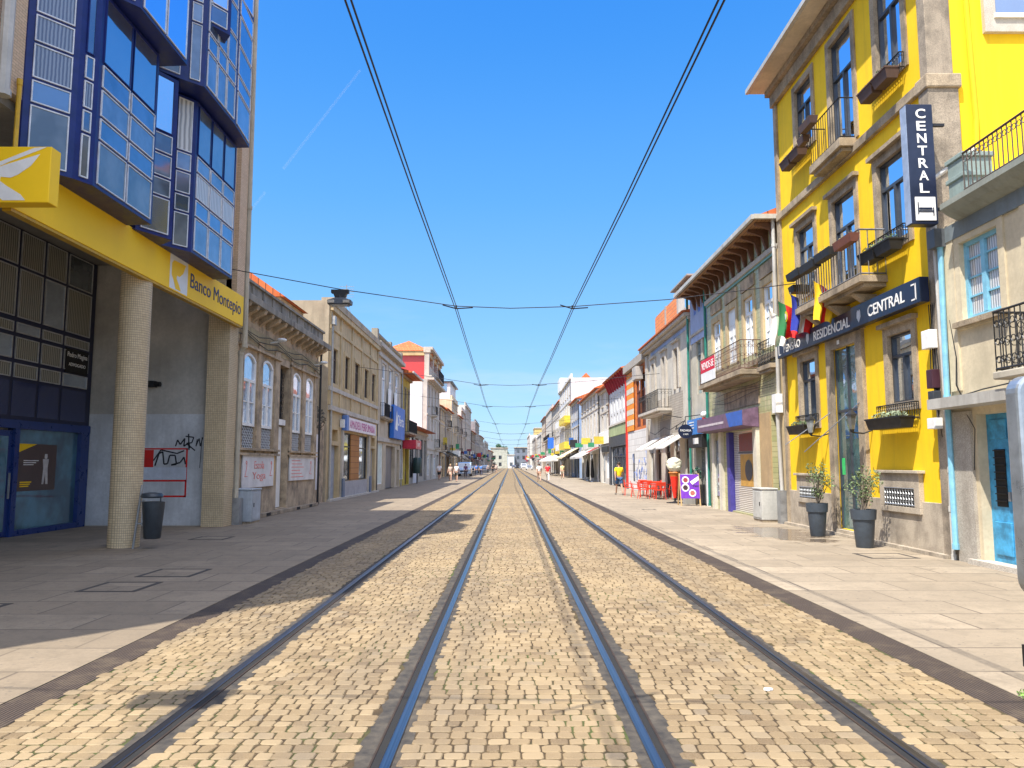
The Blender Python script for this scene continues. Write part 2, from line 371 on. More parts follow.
    def pipe(s, pts, r=.05, mat=PIPEW, name='downpipe'):
        mb = MB(); mb.tube([s.p(*q) for q in pts], r, 8)
        for a in pts:
            q = s.p(*a); mb.cyl((q[0],q[1],q[2]-.05), (q[0],q[1],q[2]+.05), r*1.25, r*1.25, 8)
        return mb.build(name, mat, s.r, smooth=True)

# ---------------------------------------------------------------- ground, pavements, setts, rails
gm, t, b = newmat('earth'); v = objco(t); t.links.new(ramp(t, noise(t, v, .3), [(.3,(.2,.17,.13)),(.7,(.3,.26,.2))]).outputs[0], b.inputs['Base Color']); b.inputs['Roughness'].default_value = 1
struct(MB().quad((-3000,-400,-.06),(3000,-400,-.06),(3000,5000,-.06),(-3000,5000,-.06)).build('ground', gm))
# joint bed between the setts
bedm, t, b = newmat('sett_joints'); v = objco(t)
a = ramp(t, noise(t, v, 6, 4), [(.35,(.032,.020,.009)),(.65,(.08,.052,.023))]).outputs[0]
a = mixc(t, ramp(t, noise(t, v, .55, 6, .7), [(.5,(0,0,0)),(.62,(.8,.8,.8))]).outputs[0], a, (.05,.08,.012))
t.links.new(a, b.inputs['Base Color']); b.inputs['Roughness'].default_value = 1; bump(t, b, noise(t, v, 60), .6, .01)
struct(MB().quad((-3.7,-6,-.0085),(3.8,-6,-.0085),(3.8,45,-.0085),(-3.7,45,-.0085)).build('sett_bed', bedm))
setm, t, b = newmat('granite_setts'); v = objco(t); g = t.nodes.new("ShaderNodeNewGeometry")
a = ramp(t, g.outputs['Random Per Island'], [(0,(.10,.064,.030)),(.12,(.165,.112,.054)),(.5,(.205,.145,.075)),(.9,(.27,.198,.110)),(1,(.16,.122,.078))]).outputs[0]
a = mixc(t, ramp(t, noise(t, v, 95, 3), [(.35,(0,0,0)),(.7,(.45,.45,.45))]).outputs[0], a, (.27,.20,.12))
a = mixc(t, ramp(t, noise(t, v, .5, 6, .65), [(.45,(0,0,0)),(.75,(.5,.5,.5))]).outputs[0], a, (.40,.29,.15))
xs = t.nodes.new("ShaderNodeMapping"); xs.inputs['Scale'].default_value = (1.6,.04,1); cc = t.nodes.new("ShaderNodeTexCoord"); t.links.new(cc.outputs['Object'], xs.inputs[0])
a = mixc(t, ramp(t, noise(t, xs.outputs[0], 1.2, 4), [(.5,(0,0,0)),(.72,(.6,.6,.6))]).outputs[0], a, (.13,.10,.065))
t.links.new(a, b.inputs['Base Color']); b.inputs['Roughness'].default_value = .75; bump(t, b, noise(t, v, 45, 4), .55, .006)
RAILS = (-2.224, -.756, .888, 2.337)
SEG = [(-3.31,-2.36),(-2.09,-.91),(-.61,.74),(1.04,2.20),(2.48,3.40)]
mb = MB(); rs = random.Random(3)
y = 1.5
row = 0
while y < 45:
    rh = rs.uniform(.104, .128)
    for x0, x1 in SEG:
        x = x0 + rs.uniform(-.05, .02)
        while x < x1-.04:
            w = rs.uniform(.088, .145)
            if x+w > x1-.05: w = max(.07, x1-x+rs.uniform(-.03,.02))
            j = rs.uniform(.003, .007); jy = rs.uniform(.005,.010)
            z = rs.uniform(-.002, .001); tx, ty = rs.uniform(-.0015,.0015), rs.uniform(-.0015,.0015)
            xa, xb, ya, yb = x+j, x+w-j, y+jy, y+rh-jy; be = .007
            n = len(mb.v); q_ = lambda: rs.uniform(-.005,.005); ch = rs.uniform(.008,.018)
            A_, B_, C_, D_ = [(xa+q_(),ya+q_()),(xb+q_(),ya+q_()),(xb+q_(),yb+q_()),(xa+q_(),yb+q_())]; cx, cy = (xa+xb)/2, (ya+yb)/2
            P = [(A_[0],A_[1]+ch),(A_[0]+ch,A_[1]),(B_[0]-ch,B_[1]),(B_[0],B_[1]+ch),(C_[0],C_[1]-ch),(C_[0]-ch,C_[1]),(D_[0]+ch,D_[1]),(D_[0],D_[1]-ch)]
            for px_, py_ in P: mb.v.append((px_,py_,-.02))
            for px_, py_ in P: mb.v.append((px_,py_,z-.005))
            for px_, py_ in P: mb.v.append((px_+(cx-px_)*.1, py_+(cy-py_)*.1, z + (tx if px_ > cx else -tx) + (ty if py_ > cy else -ty)))
            for q in range(8):
                r_ = (q+1) % 8; mb.f.append((n+q,n+r_,n+8+r_,n+8+q)); mb.f.append((n+8+q,n+8+r_,n+16+r_,n+16+q)); mb.mi += [0,0]
            mb.f.append(tuple(n+16+q for q in range(8))); mb.mi.append(0)
            x += w
    y += rh; row += 1
o = mb.build('sett_paving', setm); struct(o)
farm = bricks('far_setts', (.195,.138,.070), (.245,.178,.098), (.09,.06,.028), .15, .15, .012, 'xy', .15)
struct(MB().quad((-3.31,45,-.004),(3.41,45,-.004),(3.41,420,-.004),(-3.31,420,-.004)).build('sett_road', farm))
struct(MB().quad((-3.62,-6,-.004),(3.7,-6,-.004),(3.7,1.5,-.004),(-3.62,1.5,-.004)).build('sett_road', farm))

def slab_mat(name, c1, c2, wet=None):
    m, t, b = newmat(name)
    c = t.nodes.new("ShaderNodeTexCoord"); br = N(t, "ShaderNodeTexBrick"); br.offset = .37; br.squash = 1.0
    sx = t.nodes.new("ShaderNodeSeparateXYZ"); cx = t.nodes.new("ShaderNodeCombineXYZ"); t.links.new(c.outputs['Object'], sx.inputs[0])
    t.links.new(sx.outputs[0], cx.inputs[0]); t.links.new(sx.outputs[1], cx.inputs[1])
    br.inputs['Scale'].default_value = 1; br.inputs['Brick Width'].default_value = 1.35; br.inputs['Row Height'].default_value = .82; br.inputs['Mortar Size'].default_value = .014
    br.inputs['Color1'].default_value = (*c1,1); br.inputs['Color2'].default_value = (*c2,1); br.inputs['Mortar'].default_value = (.08,.06,.045,1); br.inputs['Bias'].default_value = -.1
    t.links.new(cx.outputs[0], br.inputs[0]); v = objco(t)
    a = br.outputs[0]
    a = mixc(t, ramp(t, noise(t, v, .45, 8, .7), [(.42,(0,0,0)),(.62,(.7,.7,.7))]).outputs[0], a, tuple(x*.6 for x in c1))
    a = mixc(t, ramp(t, noise(t, v, 3.0, 6, .75), [(.48,(0,0,0)),(.68,(.6,.6,.6))]).outputs[0], a, tuple(x*.45 for x in c1))
    a = mixc(t, ramp(t, noise(t, v, 22, 4, .7), [(.45,(0,0,0)),(.7,(.45,.45,.45))]).outputs[0], a, tuple(x*.5 for x in c1))
    a = mixc(t, ramp(t, noise(t, v, 70, 3), [(.4,(0,0,0)),(.7,(.3,.3,.3))]).outputs[0], a, tuple(x*.5 for x in c1))
    a = mixc(t, ramp(t, noise(t, v, 11, 2, .5), [(.67,(0,0,0)),(.70,(.7,.7,.7))]).outputs[0], a, (.12,.10,.08))
    b.inputs['Roughness'].default_value = .8
    if wet:
        mp = t.nodes.new("ShaderNodeMapping"); mp.vector_type = 'TEXTURE'; mp.inputs['Location'].default_value = (wet[0], wet[1], 0); mp.inputs['Scale'].default_value = (wet[2], wet[3], 1)
        cc = t.nodes.new("ShaderNodeTexCoord"); t.links.new(cc.outputs['Object'], mp.inputs[0])
        ln = N(t, "ShaderNodeVectorMath", operation='LENGTH'); t.links.new(mp.outputs[0], ln.inputs[0])
        sb = N(t, "ShaderNodeMath", operation='SUBTRACT'); sb.inputs[0].default_value = 1.35; t.links.new(ln.outputs['Value'], sb.inputs[1])
        ml = N(t, "ShaderNodeMath", operation='MULTIPLY'); t.links.new(sb.outputs[0], ml.inputs[0]); t.links.new(noise(t, v, 1.8, 5, .6), ml.inputs[1])
        wm = ramp(t, ml.outputs[0], [(.33,(0,0,0)),(.42,(1,1,1))]).outputs[0]
        a = mixc(t, wm, a, mixc(t, .62, a, (.10,.065,.04)))
        t.links.new(ramp(t, wm, [(0,(.8,.8,.8)),(1,(.12,.12,.12))]).outputs[0], b.inputs['Roughness'])
    t.links.new(a, b.inputs['Base Color']); bump(t, b, br.outputs[1], -.4, .006)
    return m
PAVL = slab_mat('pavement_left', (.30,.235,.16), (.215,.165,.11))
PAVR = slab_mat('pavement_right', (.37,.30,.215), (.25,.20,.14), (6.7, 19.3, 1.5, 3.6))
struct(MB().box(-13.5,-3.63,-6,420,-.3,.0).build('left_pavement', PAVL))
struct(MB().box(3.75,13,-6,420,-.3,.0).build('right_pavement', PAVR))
# slotted drain channels
drm, t, b = newmat('drain_channel'); v = objco(t, (1,1,1))
w = N(t, "ShaderNodeTexWave"); w.bands_direction = 'X'; w.inputs['Scale'].default_value = 11; w.inputs['Distortion'].default_value = 1.4; w.inputs['Detail'].default_value = 2; t.links.new(v, w.inputs[0])
a = ramp(t, w.outputs[1], [(.15,(.012,.009,.007)),(.6,(.075,.05,.035))]).outputs[0]
a = mixc(t, ramp(t, noise(t, v, 2.5, 5, .7), [(.5,(0,0,0)),(.7,(.8,.8,.8))]).outputs[0], a, (.11,.08,.05))
t.links.new(a, b.inputs['Base Color']); b.inputs['Roughness'].default_value = .8; bump(t, b, w.outputs[1], .7, .01)
struct(MB().box(-3.632,-3.31,-6,420,-.2,-.006).build('left_drain_channel', drm)); struct(MB().box(3.41,3.752,-6,420,-.2,-.006).build('right_drain_channel', drm))
# grooved rails in their asphalt strips
asp, t, b = newmat('rail_asphalt'); v = objco(t)
t.links.new(ramp(t, noise(t, v, 8, 5), [(.35,(.025,.022,.02)),(.7,(.085,.07,.052))]).outputs[0], b.inputs['Base Color']); b.inputs['Roughness'].default_value = .9; bump(t, b, noise(t, v, 90), .5, .004)
rust = paint('rusty_rail_side', (.05,.032,.022), .7, .3)
RH, t, b = newmat('worn_rail_head'); v = objco(t, (30,.15,1)); b.inputs['Metallic'].default_value = 1
t.links.new(ramp(t, noise(t, v, 2, 3), [(.3,(.16,.16,.18)),(.7,(.32,.32,.34))]).outputs[0], b.inputs['Base Color']); b.inputs['Roughness'].default_value = .3
for i, x in enumerate(RAILS):
    sgn = 1 if i in (1, 3) else -1          # outward from its track centre
    L = []
    # irregular asphalt strip
    m_ = MB(); yy = 1.5; pl, pr = x-.145, x+.145; rr = random.Random(i)
    while yy < 60:
        y2 = yy + .14; nl, nr = x-.125-rr.uniform(0,.045), x+.125+rr.uniform(0,.045)
        m_.quad((pl,yy,-.0065),(pr,yy,-.0065),(nr,y2,-.0065),(nl,y2,-.0065)); pl, pr, yy = nl, nr, y2
    m_.quad((x-.14,yy,-.003),(x+.14,yy,-.003),(x+.14,420,-.003),(x-.14,420,-.003)); m_.quad((x-.14,-6,-.005),(x+.14,-6,-.005),(x+.14,1.5,-.005),(x-.14,1.5,-.005))
    rt = tag(thing('tram_rail', (x,0,0), ['outer rail of the left tram track, nearest the left pavement','shiny inner rail of the left tram track beside the central setts','shiny inner rail of the right tram track beside the central setts','outer rail of the right tram track, nearest the right pavement'][i], 'rail', 'tram rails set in the street'))
    m_.build('asphalt_strip', asp, rt)
    h0, h1 = sorted((x+sgn*.012, x+sgn*.078)); g0, g1 = sorted((x+sgn*.012, x-sgn*.034)); l0, l1 = sorted((x-sgn*.034, x-sgn*.050))
    MB().box(h0,h1,-6,420,-.1,.006).build('rail_head', RH, rt, bevel=.006)
    MB().box(g0,g1,-6,420,-.1,-.0025 if False else -.004).build('groove', DARKIN, rt)
    MB().box(l0,l1,-6,420,-.1,.001).build('rail_lip', rust, rt, bevel=.004)
# manhole frames and small covers
COV = paint('dark_cover_frame', (.05,.042,.035), .8)
def cover(x0,x1,y0,y1,label, z=.004):
    mb = MB(); w = .07
    mb.box(x0,x1,y0,y0+w,-.02,z); mb.box(x0,x1,y1-w,y1,-.02,z); mb.box(x0,x0+w,y0+w,y1-w,-.02,z); mb.box(x1-w,x1,y0+w,y1-w,-.02,z)
    r = thing('manhole_cover', ((x0+x1)/2,(y0+y1)/2,0), label, 'manhole cover', 'manhole covers in the pavement')
    mb.build('frame', COV, r); MB().box(x0+w,x1-w,y0+w,y1-w,-.02,.003).build('lid', PAVL if x0 < 0 else PAVR, r)
cover(-5.84,-5.03,10.55,11.42,'square stone-filled cover in the shaded left pavement, nearest the camera')
cover(-5.7,-4.86,11.92,12.83,'square stone-filled cover just behind the nearest one on the left pavement')
cover(-7.0,-6.1,8.9,9.7,'dark-framed cover at the left edge of the photo, on the shaded pavement')
cover(-7.3,-6.5,17.7,18.5,'far square cover in the left pavement behind the round column')
cover(6.55,7.45,14.2,15.0,'square cover in the sunny pavement by the corner of the yellow hotel')
cover(5.0,5.5,29.3,29.7,'small dark cover in the sunny pavement in front of the purple board')

# ---------------------------------------------------------------- LEFT 1: bank with blue bay windows
BK = thing('office_building', (-7.8,12,0), 'blue glazed office building with bay windows over a yellow bank fascia', 'building')
f = F(-1, 7.8, BK)
TAN = bricks('tan_mosaic', (.66,.48,.32), (.58,.41,.27), (.40,.30,.20), .14, .05, .006, 'wall', .25, .8, .3)
MOS = bricks('column_mosaic', (.66,.52,.32), (.56,.43,.26), (.26,.21,.14), .05, .05, .005, 'wall', .4, .6, .4, 0)
SHADEW = plaster('arcade_wall', (.55,.51,.45), .25, .9)
SOF = plaster('arcade_soffit', (.30,.28,.25), .4)
mb = MB(); mb.box(-18,-7.82,3.5,21.9,7.5,16.0); mb.build('upper_wall', TAN, BK)
mb = MB(); mb.box(-18,-11.95,2.9,21.95,0,7.5); mb.build('ground_wall', SHADEW, BK)
mb = MB(); mb.box(-11.95,-8.45,21.6,21.95,0,7.5); mb.build('side_wall', SHADEW, BK)
mb = MB(); mb.box(-11.9,-8.0,2.95,21.55,7.35,7.49); mb.build('arcade_ceiling', SOF, BK)
mb = MB(); mb.box(-8.45,-7.84,21.3,21.96,0,7.5); mb.build('pier', MOS, BK, bevel=.01)
for yy in (15.95, 9.4, 3.6):
    mb = MB(); mb.lathe((-8.0,yy+.25,0), [(.31,0),(.31,7.5)], 32); mb.build('column', MOS, BK, smooth=True)
YF = plaster('yellow_fascia', (.93,.58,.003), .06, .6, (.5,.35,.02), .05, .93)
fas = f.part('fascia', YF, 0, .14, 11.5, 21.78, 5.63, 6.48, bevel=.01)
f.part('fascia_base', paint('fascia_base', (.5,.30,.01), .5), -.02, .12, 11.52, 21.75, 5.58, 5.628, fas)
WPAT = paint('white_logo_patch', (.75,.74,.72), .4, 0, .08)
f.part('logo_patch', WPAT, .14, .144, 16.98, 17.93, 5.66, 6.45, fas)
BIRD = [(-.95,.28),(-.8,.42),(-.45,.5),(.45,.82),(.95,.95),(.55,.35),(.1,-.1),(-.25,-.22),(-.5,-.15),(-.55,-.3),(-.35,-.5),(.2,-.85),(.3,-.98),(-.45,-.98),(-.8,-.7),(-1.0,-.5)]
def bird(mat, parent, o, u, w, sx, sy, pts=BIRD):
    o, u, w = Vector(o), Vector(u), Vector(w); mb = MB(); n = u.cross(w).normalized()*.004
    mb.prism([o+u*(a*sx)+w*(b*sy) for a, b in pts], n); return mb.build('bird_emblem', mat, parent)
PATCHB = [(-.85,-.2),(-.85,.5),(-.65,.72),(-.3,.75),(.75,.8),(.45,.2),(.05,-.1),(-.25,-.1),(-.3,-.3),(.0,-.6),(.25,-.95),(-.35,-.95),(-.6,-.5)]
bird(YF, fas, (-7.655,17.46,6.05), (0,1,0), (0,0,1), .46, .38, PATCHB)
BTX = paint('dark_blue_letters', (.02,.02,.10), .5)
text('Banco Montepio', BTX, fas, (-7.654,19.82,6.03), (0,1,0), (0,0,1), 3.45, .46)
PS = MB().box(-8.1,-6.92,11.2,11.45,5.6,6.47).build('projecting_sign', YF, BK, bevel=.012)
PEL = [(-1.25,.9),(-.85,.72),(-.62,.55),(-.35,.5),(.05,.62),(.62,.9),(.95,1.0),(1.0,.93),(.6,.78),(.0,.5),(-.28,.3),(-.26,.42),(.0,.6),(.6,.78),(.85,.8),(.55,.35),(.2,.0),(-.05,-.14),(-.28,-.12),(-.2,-.3),(.25,-.75),(.42,-.97),(-.3,-.97),(-.75,-.6),(-1.25,-.45)]
PEL = [(-1.1,.35),(-.75,.5),(-.4,.5),(.62,.97),(.98,1.0),(.72,.92),(-.02,.50),(-.38,.22),(-.30,.40),(.0,.52),(.82,.78),(.55,.3),(.2,-.02),(-.02,-.14),(-.3,-.1),(-.32,-.25),(-.1,-.45),(.3,-.75),(.45,-.97),(-.2,-.97),(-.6,-.6),(-1.1,-.3)]
bird(WPAT, PS, (-7.5,11.199,6.04), (1,0,0), (0,0,1), .52, .42, [(-.42,.42),(.62,.97),(.98,1.0),(.80,.90),(-.05,.47),(-.34,.30)])
bird(WPAT, PS, (-7.5,11.1985,6.04), (1,0,0), (0,0,1), .52, .42, [(-1.1,.35),(-.75,.48),(-.45,.40),(-.35,.26),(-.28,.30),(.0,.42),(.80,.74),(.55,.3),(.2,-.02),(-.02,-.14),(-.3,-.1),(-.32,-.25),(-.1,-.45),(.3,-.75),(.45,-.97),(-.2,-.97),(-.6,-.6),(-1.1,-.3)])
f.pipe([(.12,11.15,7.3),(.12,11.15,12.3),(.12,11.15,16)], .09)
f.pipe([(.05,11.62,6.5),(.05,11.62,7.7)], .035, paint('yellow_pipe',(.6,.36,.02),.5), 'service_pipe')
for yy in (13.6, 17.6): f.pipe([(.02,yy,6.4),(.02,yy,7.4)], .03, paint('ochre_bracket',(.45,.28,.03),.5), 'bracket')
f.pipe([(.0,22.1,.7),(.0,22.1,4.9),(.12,22.05,5.1),(.12,22.0,9.2),(.12,21.95,15.8)], .075, plaster('cream_pipe',(.55,.49,.38),.4))
f.part('pipe_shoe', GREYM, -.1, .16, 21.97, 22.24, 0, .75)
f.part('corner_strip', TAN, -.2, .1, 21.3, 21.9, 6.5, 16.6)
# bay window bands
PANES = [glass('bay_pane_sky', (.03,.065,.13), .2, (.55,.75,1), .06), glass('bay_pane_pale', (.075,.115,.17), .12, (.65,.8,1), .12), glass('bay_pane_grey', (.085,.095,.10), .08, (.7,.8,.9), .15)]
LOUV = pleats('bay_blind', (.20,.25,.34), 'y', 7, (.06,.09,.17))
LOUVX = pleats('bay_blind_cross', (.20,.25,.34), 'x', 7, (.06,.09,.17))
RIM = paint('white_rim', (.62,.64,.68), .4)
def facet(parent, A, B, z0, z1, rows, cols, kinds, tall=None):
    A, B = Vector((*A, 0)), Vector((*B, 0)); u = (B-A); L = u.length; u.normalize(); n = Vector((u.y, -u.x, 0))
    if n.x < 0 and abs(n.x) > abs(n.y): n = -n
    if abs(n.y) >= abs(n.x) and n.y > 0: n = -n
    post = .075; tot = z1-z0; rs_ = sum(rows); z = z0+.05
    k = (tot-.1)/rs_
    for ri, rh in enumerate(rows):
        h = rh*k; 
        for c in range(cols):
            w = (L-2*post)/cols; a = post+w*c+.03; bb = post+w*(c+1)-.03
            o = A+u*a+Vector((0,0,z+.025)); ww = bb-a; hh = h-.05; rm = MB(); e = .02
            for (p0, du, dz) in ((o, ww, e), (o+Vector((0,0,hh-e)), ww, e)): rm.obox(p0, u*du, n*.025, (0,0,dz))
            for p0 in (o+Vector((0,0,e)), o+u*(ww-e)+Vector((0,0,e))): rm.obox(p0, u*e, n*.025, (0,0,hh-2*e))
            big = (ri == tall)
            pw = rm.build('bay_window_frame' if big else 'spandrel_frame', (BLUEF if big else RIM), parent)
            p = MB(); q = o+n*(.012)
            p.quad(q+u*e+Vector((0,0,e)), q+u*(ww-e)+Vector((0,0,e)), q+u*(ww-e)+Vector((0,0,hh-e)), q+u*e+Vector((0,0,hh-e)))
            kd = kinds[ri % len(kinds)]
            p.build('pane', kd, pw)
        z += h
def bay(poly, z0, z1, specs, name='bay'):
    """poly: footprint points along the street face; specs: per edge (rows, cols, kinds, tall) or None"""
    mb = MB(); pts = [(x,y,z0) for x, y in poly]+[(-7.83,poly[-1][1],z0),(-7.83,poly[0][1],z0)]
    mb.prism(pts, (0,0,z1-z0)); b_ = mb.build(name, BLUEF, BK)
    for (A, B), sp in zip(zip(poly, poly[1:]), specs):
        if sp: facet(b_, A, B, z0, z1, *sp)
    return b_
P0, P1, P2 = PANES
low = ([.80,.42,.52,.45,1.25], 1, [P2,P0,P1,P0,P0], 4)
lowc = ([.80,.42,.52,.45,1.25], 1, [P2,P1,P0,P1,P2], 4)
bay([(-7.8,11.8),(-7.3,12.42),(-7.14,12.75),(-7.14,14.92),(-7.75,14.97)], 6.44, 9.98,
    [([1.0,.42,.62,.5,.9],1,[P2,P0,LOUV,LOUV,LOUV],None), ([.80,.42,.52,.45,1.25],1,[P2,P0,LOUV,P0,P0],4), ([.80,.42,.52,.45,1.25],2,[P2,P0,P1,P0,GBLUE],4), None])
bay([(-7.6,15.2),(-7.2,15.97),(-7.25,16.05),(-7.6,16.35),(-7.5,16.45),(-7.17,16.9),(-7.17,19.45),(-7.7,19.5)], 6.44, 9.98,
    [lowc, None, None, None, ([.80,.42,.52,.45,1.25],1,[P2,P0,P1,P1,CURT],None), ([.80,.42,.62,.4,1.2],3,[P1,P0,CURT,P1,GSHOP],4), None])
bay([(-7.8,11.8),(-7.2,12.75),(-6.76,13.3),(-6.76,15.35),(-7.45,15.4)], 10.0, 13.5,
    [([1,.6,1,.9],1,[LOUV,LOUV,LOUV,LOUV],None), ([.9,.9,1,.7],1,[P2,P1,P0,P0],None), ([1.5,.5,.8,.7],2,[P0,P1,P0,P0],None), None])
bay([(-7.6,15.42),(-7.1,16.0),(-6.78,16.3),(-6.78,18.2),(-6.9,19.6),(-7.7,19.65)], 10.02, 13.5,
    [([1.4,.5,.9,.7],1,[P2,P1,P0,P0],None), ([1.4,.5,.9,.7],1,[P1,P1,P0,P0],None), ([1.0,.5,.9,.9,.6],3,[P1,P0,P0,P0,P0],None), ([1.0,.5,.9,.9,.6],1,[P1,P0,P0,P0,P0],None), None])
bay([(-7.3,15.9),(-6.86,16.4),(-6.5,16.95),(-6.8,17.35)], 11.6, 13.48,
    [None, ([.5,.5,.9],1,[P0,P0,P1],None), None])
bay([(-7.8,11.8),(-7.0,13.0),(-6.9,15.0),(-7.3,16.0),(-6.9,17.0),(-6.9,19.6),(-7.8,19.7)], 13.52, 16.1,
    [([1,1,1],1,[LOUV,P0,P1],None), ([1,1,1],2,[P0,P1,P0],None), None, ([1,1,1],1,[P0,P1,P0],None), ([1,1,1],3,[P0,P1,P0],None), None])
# recessed bank front
CORR = pleats('corrugated_blue', (.02,.035,.14), 'z', 12, (.006,.01,.05))
CURD = pleats('curtain_olive', (.30,.29,.24), 'y', 4, (.10,.10,.08))
g = F(-1, 11.9, BK)
ycol = [(15.0,16.2),(16.3,18.02),(18.14,19.04),(19.16,20.02),(20.14,21.3)]
zrow = [(6.45,7.3),(5.2,6.38),(4.83,5.08),(4.2,4.73),(3.76,4.1)]
mb = MB(); g.box(mb, .0, .12, 14.8, 21.55, 2.75, 7.34); wl = mb.build('window_grid', paint('dark_blue_frame',(.01,.014,.05),.4), BK)
for yi, (a_, b_) in enumerate(ycol):
    for zi, (c_, d_) in enumerate(zrow):
        rm = MB(); e = .025
        g.box(rm, .12, .15, a_, b_, c_, c_+e); g.box(rm, .12, .15, a_, b_, d_-e, d_); g.box(rm, .12, .15, a_, a_+e, c_+e, d_-e); g.box(rm, .12, .15, b_-e, b_, c_+e, d_-e)
        w_ = rm.build('window', paint('pale_rim', (.4,.4,.4), .5), BK)
        mm = MB(); mm.quad(g.p(.128,a_+e,c_+e), g.p(.128,b_-e,c_+e), g.p(.128,b_-e,d_-e), g.p(.128,a_+e,d_-e))
        mm.build('pane', CURD if (yi+zi) % 4 else GSHOP, w_)
    g.part('corrugated_panel', CORR, .12, .13, a_, b_, 2.85, 3.68)
lg = g.part('lawyer_sign', DARKIN, .131, .16, 20.2, 21.26, 4.13, 4.78)
text('Pedro Magina', WHITE, lg, g.p(.162,20.73,4.6), g.u, (0,0,1), .95, .17); text('ADVOGADO', WHITE, lg, g.p(.162,20.73,4.36), g.u, (0,0,1), .8, .09)
BD = paint('bank_blue', (.012,.035,.16), .3, 0, .2)
for (a_, b_) in ((14.8,15.0),(17.1,17.22),(18.32,18.5),(21.15,21.55)): g.part('shopfront_post', BD, -.02, .16, a_, b_, 0, 2.76)
g.part('shopfront_head', BD, -.02, .17, 14.8, 21.56, 2.55, 2.75)
g.part('shopfront_base', BD, -.02, .15, 18.5, 21.15, 0, .14)
GBANK = glass('bank_glass', (.04,.13,.17), .12)
g.part('shop_glass', GBANK, -.02, .05, 18.5, 21.15, .14, 2.55)
dr = g.part('door', BD, .0, .10, 17.22, 18.32, .02, 2.5)
g.part('door_glass', GBANK, .101, .108, 17.34, 18.16, .14, 2.36, dr)
for k in range(6): g.part('notice', paint('notice_%d'%(k%3), [(.25,.45,.1),(.1,.35,.2),(.5,.5,.25)][k%3], .5), .109, .113, 17.45, 17.85, 2.1-k*.2, 2.26-k*.2, dr)
g.part('handle', GREYM, .13, .16, 18.2, 18.24, .9, 1.5, dr)
po = g.part('poster', paint('poster_brown', (.10,.07,.06), .5), .051, .058, 18.62, 20.2, 1.05, 2.2)
mb = MB(); mb.poly([g.p(.060,18.62,2.2), g.p(.060,19.35,2.2), g.p(.060,18.62,1.98)]); mb.build('yellow_corner', YF, po)
mb = MB(); mb.lathe(g.p(.062,19.75,1.9), [(.05,-.06),(.065,0),(.05,.06)], 8, .2, 1); mb.poly([g.p(.062,19.62,1.83), g.p(.062,19.88,1.83), g.p(.062,19.84,1.6), g.p(.062,19.66,1.6)]); mb.poly([g.p(.062,19.66,1.6), g.p(.062,19.84,1.6), g.p(.062,19.88,1.2), g.p(.062,19.78,1.2), g.p(.062,19.75,1.45), g.p(.062,19.70,1.2), g.p(.062,19.62,1.2)])
mb.build('printed_figure', paint('poster_white',(.55,.52,.5),.5), po)
for k in range(3): g.part('printed_line', WHITE, .059, .062, 18.85, 19.45-k*.1, 1.78-k*.05, 1.80-k*.05, po)
for k in range(3): g.part('printed_line', YF, .059, .062, 18.75, 19.2-k*.05, 1.25-k*.05, 1.28-k*.05, po)
# graffiti wall marks
RED = paint('red_wall_paint', (.62,.015,.01), .7); Yw = 21.6
mb = MB(); z0, z1, xa, xb = .79, 2.15, -11.05, -9.0
for (a_, b_, c_, d_) in ((xa,xb,z1-.04,z1),(xa,xb,z0,z0+.05),(xb-.05,xb,z0,z1),(xa,xb,1.22,1.27)): mb.box(a_,b_,Yw-.006,Yw-.001,c_,d_)
mb.box(xa,-9.95,Yw-.005,Yw-.001,1.62,z1-.05); mb.build('painted_red_frame', RED, BK)
MB().box(xa,-9.02,Yw-.008,Yw-.001,1.275,1.615).build('painted_white_band', plaster('whitewash_band',(.66,.70,.78),.1), BK)
mb = MB(); mb.box(-11.85,-8.47,Yw-.0045,Yw-.001,.03,3.1); mb.build('whitewashed_patch', plaster('whitewash',(.66,.67,.68),.3), BK)
mb = MB(); rr = random.Random(5)
def scrib(mb, pts, r=.012):
    for p, q in zip(pts, pts[1:]):
        p, q = Vector(p), Vector(q); d = (q-p).normalized(); n = Vector((d.z,0,-d.x))*r; mb.quad(p-n, q-n, q+n, p+n)
Ys = Yw-.010
scrib(mb, [(-9.35,Ys,2.2),(-9.3,Ys,2.38),(-9.22,Ys,2.25),(-9.1,Ys,2.42),(-9.12,Ys,2.2),(-8.98,Ys,2.3),(-8.95,Ys,2.15)], .02)
scrib(mb, [(-9.0,Ys,2.55),(-8.97,Ys,2.1)], .02); scrib(mb, [(-9.08,Ys,2.48),(-8.85,Ys,2.45),(-8.9,Ys,2.3),(-9.05,Ys,2.28),(-8.8,Ys,2.08)], .018)
scrib(mb, [(-8.75,Ys,2.4),(-8.78,Ys,2.2),(-8.7,Ys,2.42),(-8.66,Ys,2.2),(-8.6,Ys,2.45)], .015); scrib(mb, [(-8.62,Ys,2.45),(-8.65,Ys,1.6)], .01)
scrib(mb, [(-9.9,Ys,1.66),(-9.8,Ys,2.0),(-9.7,Ys,2.05),(-9.65,Ys,1.7),(-9.55,Ys,1.72),(-9.5,Ys,1.95),(-9.35,Ys,1.95),(-9.3,Ys,1.7),(-9.45,Ys,1.68),(-9.2,Ys,1.75),(-9.1,Ys,1.9),(-9.05,Ys,1.7)], .022)
scrib(mb, [(-9.95,Ys,1.8),(-9.75,Ys,2.1),(-9.3,Ys,2.0),(-9.1,Ys,2.08)], .02)
mb.build('graffiti', paint('spray_black', (.03,.03,.035), .7), BK)
mb = MB(); mb.box(-10.35,-9.95,Yw-.22,Yw-.002,3.85,4.02); mb.cyl((-9.95,Yw-.12,3.93),(-9.8,Yw-.12,3.93),.07); mb.build('wall_lamp', IRON, BK)
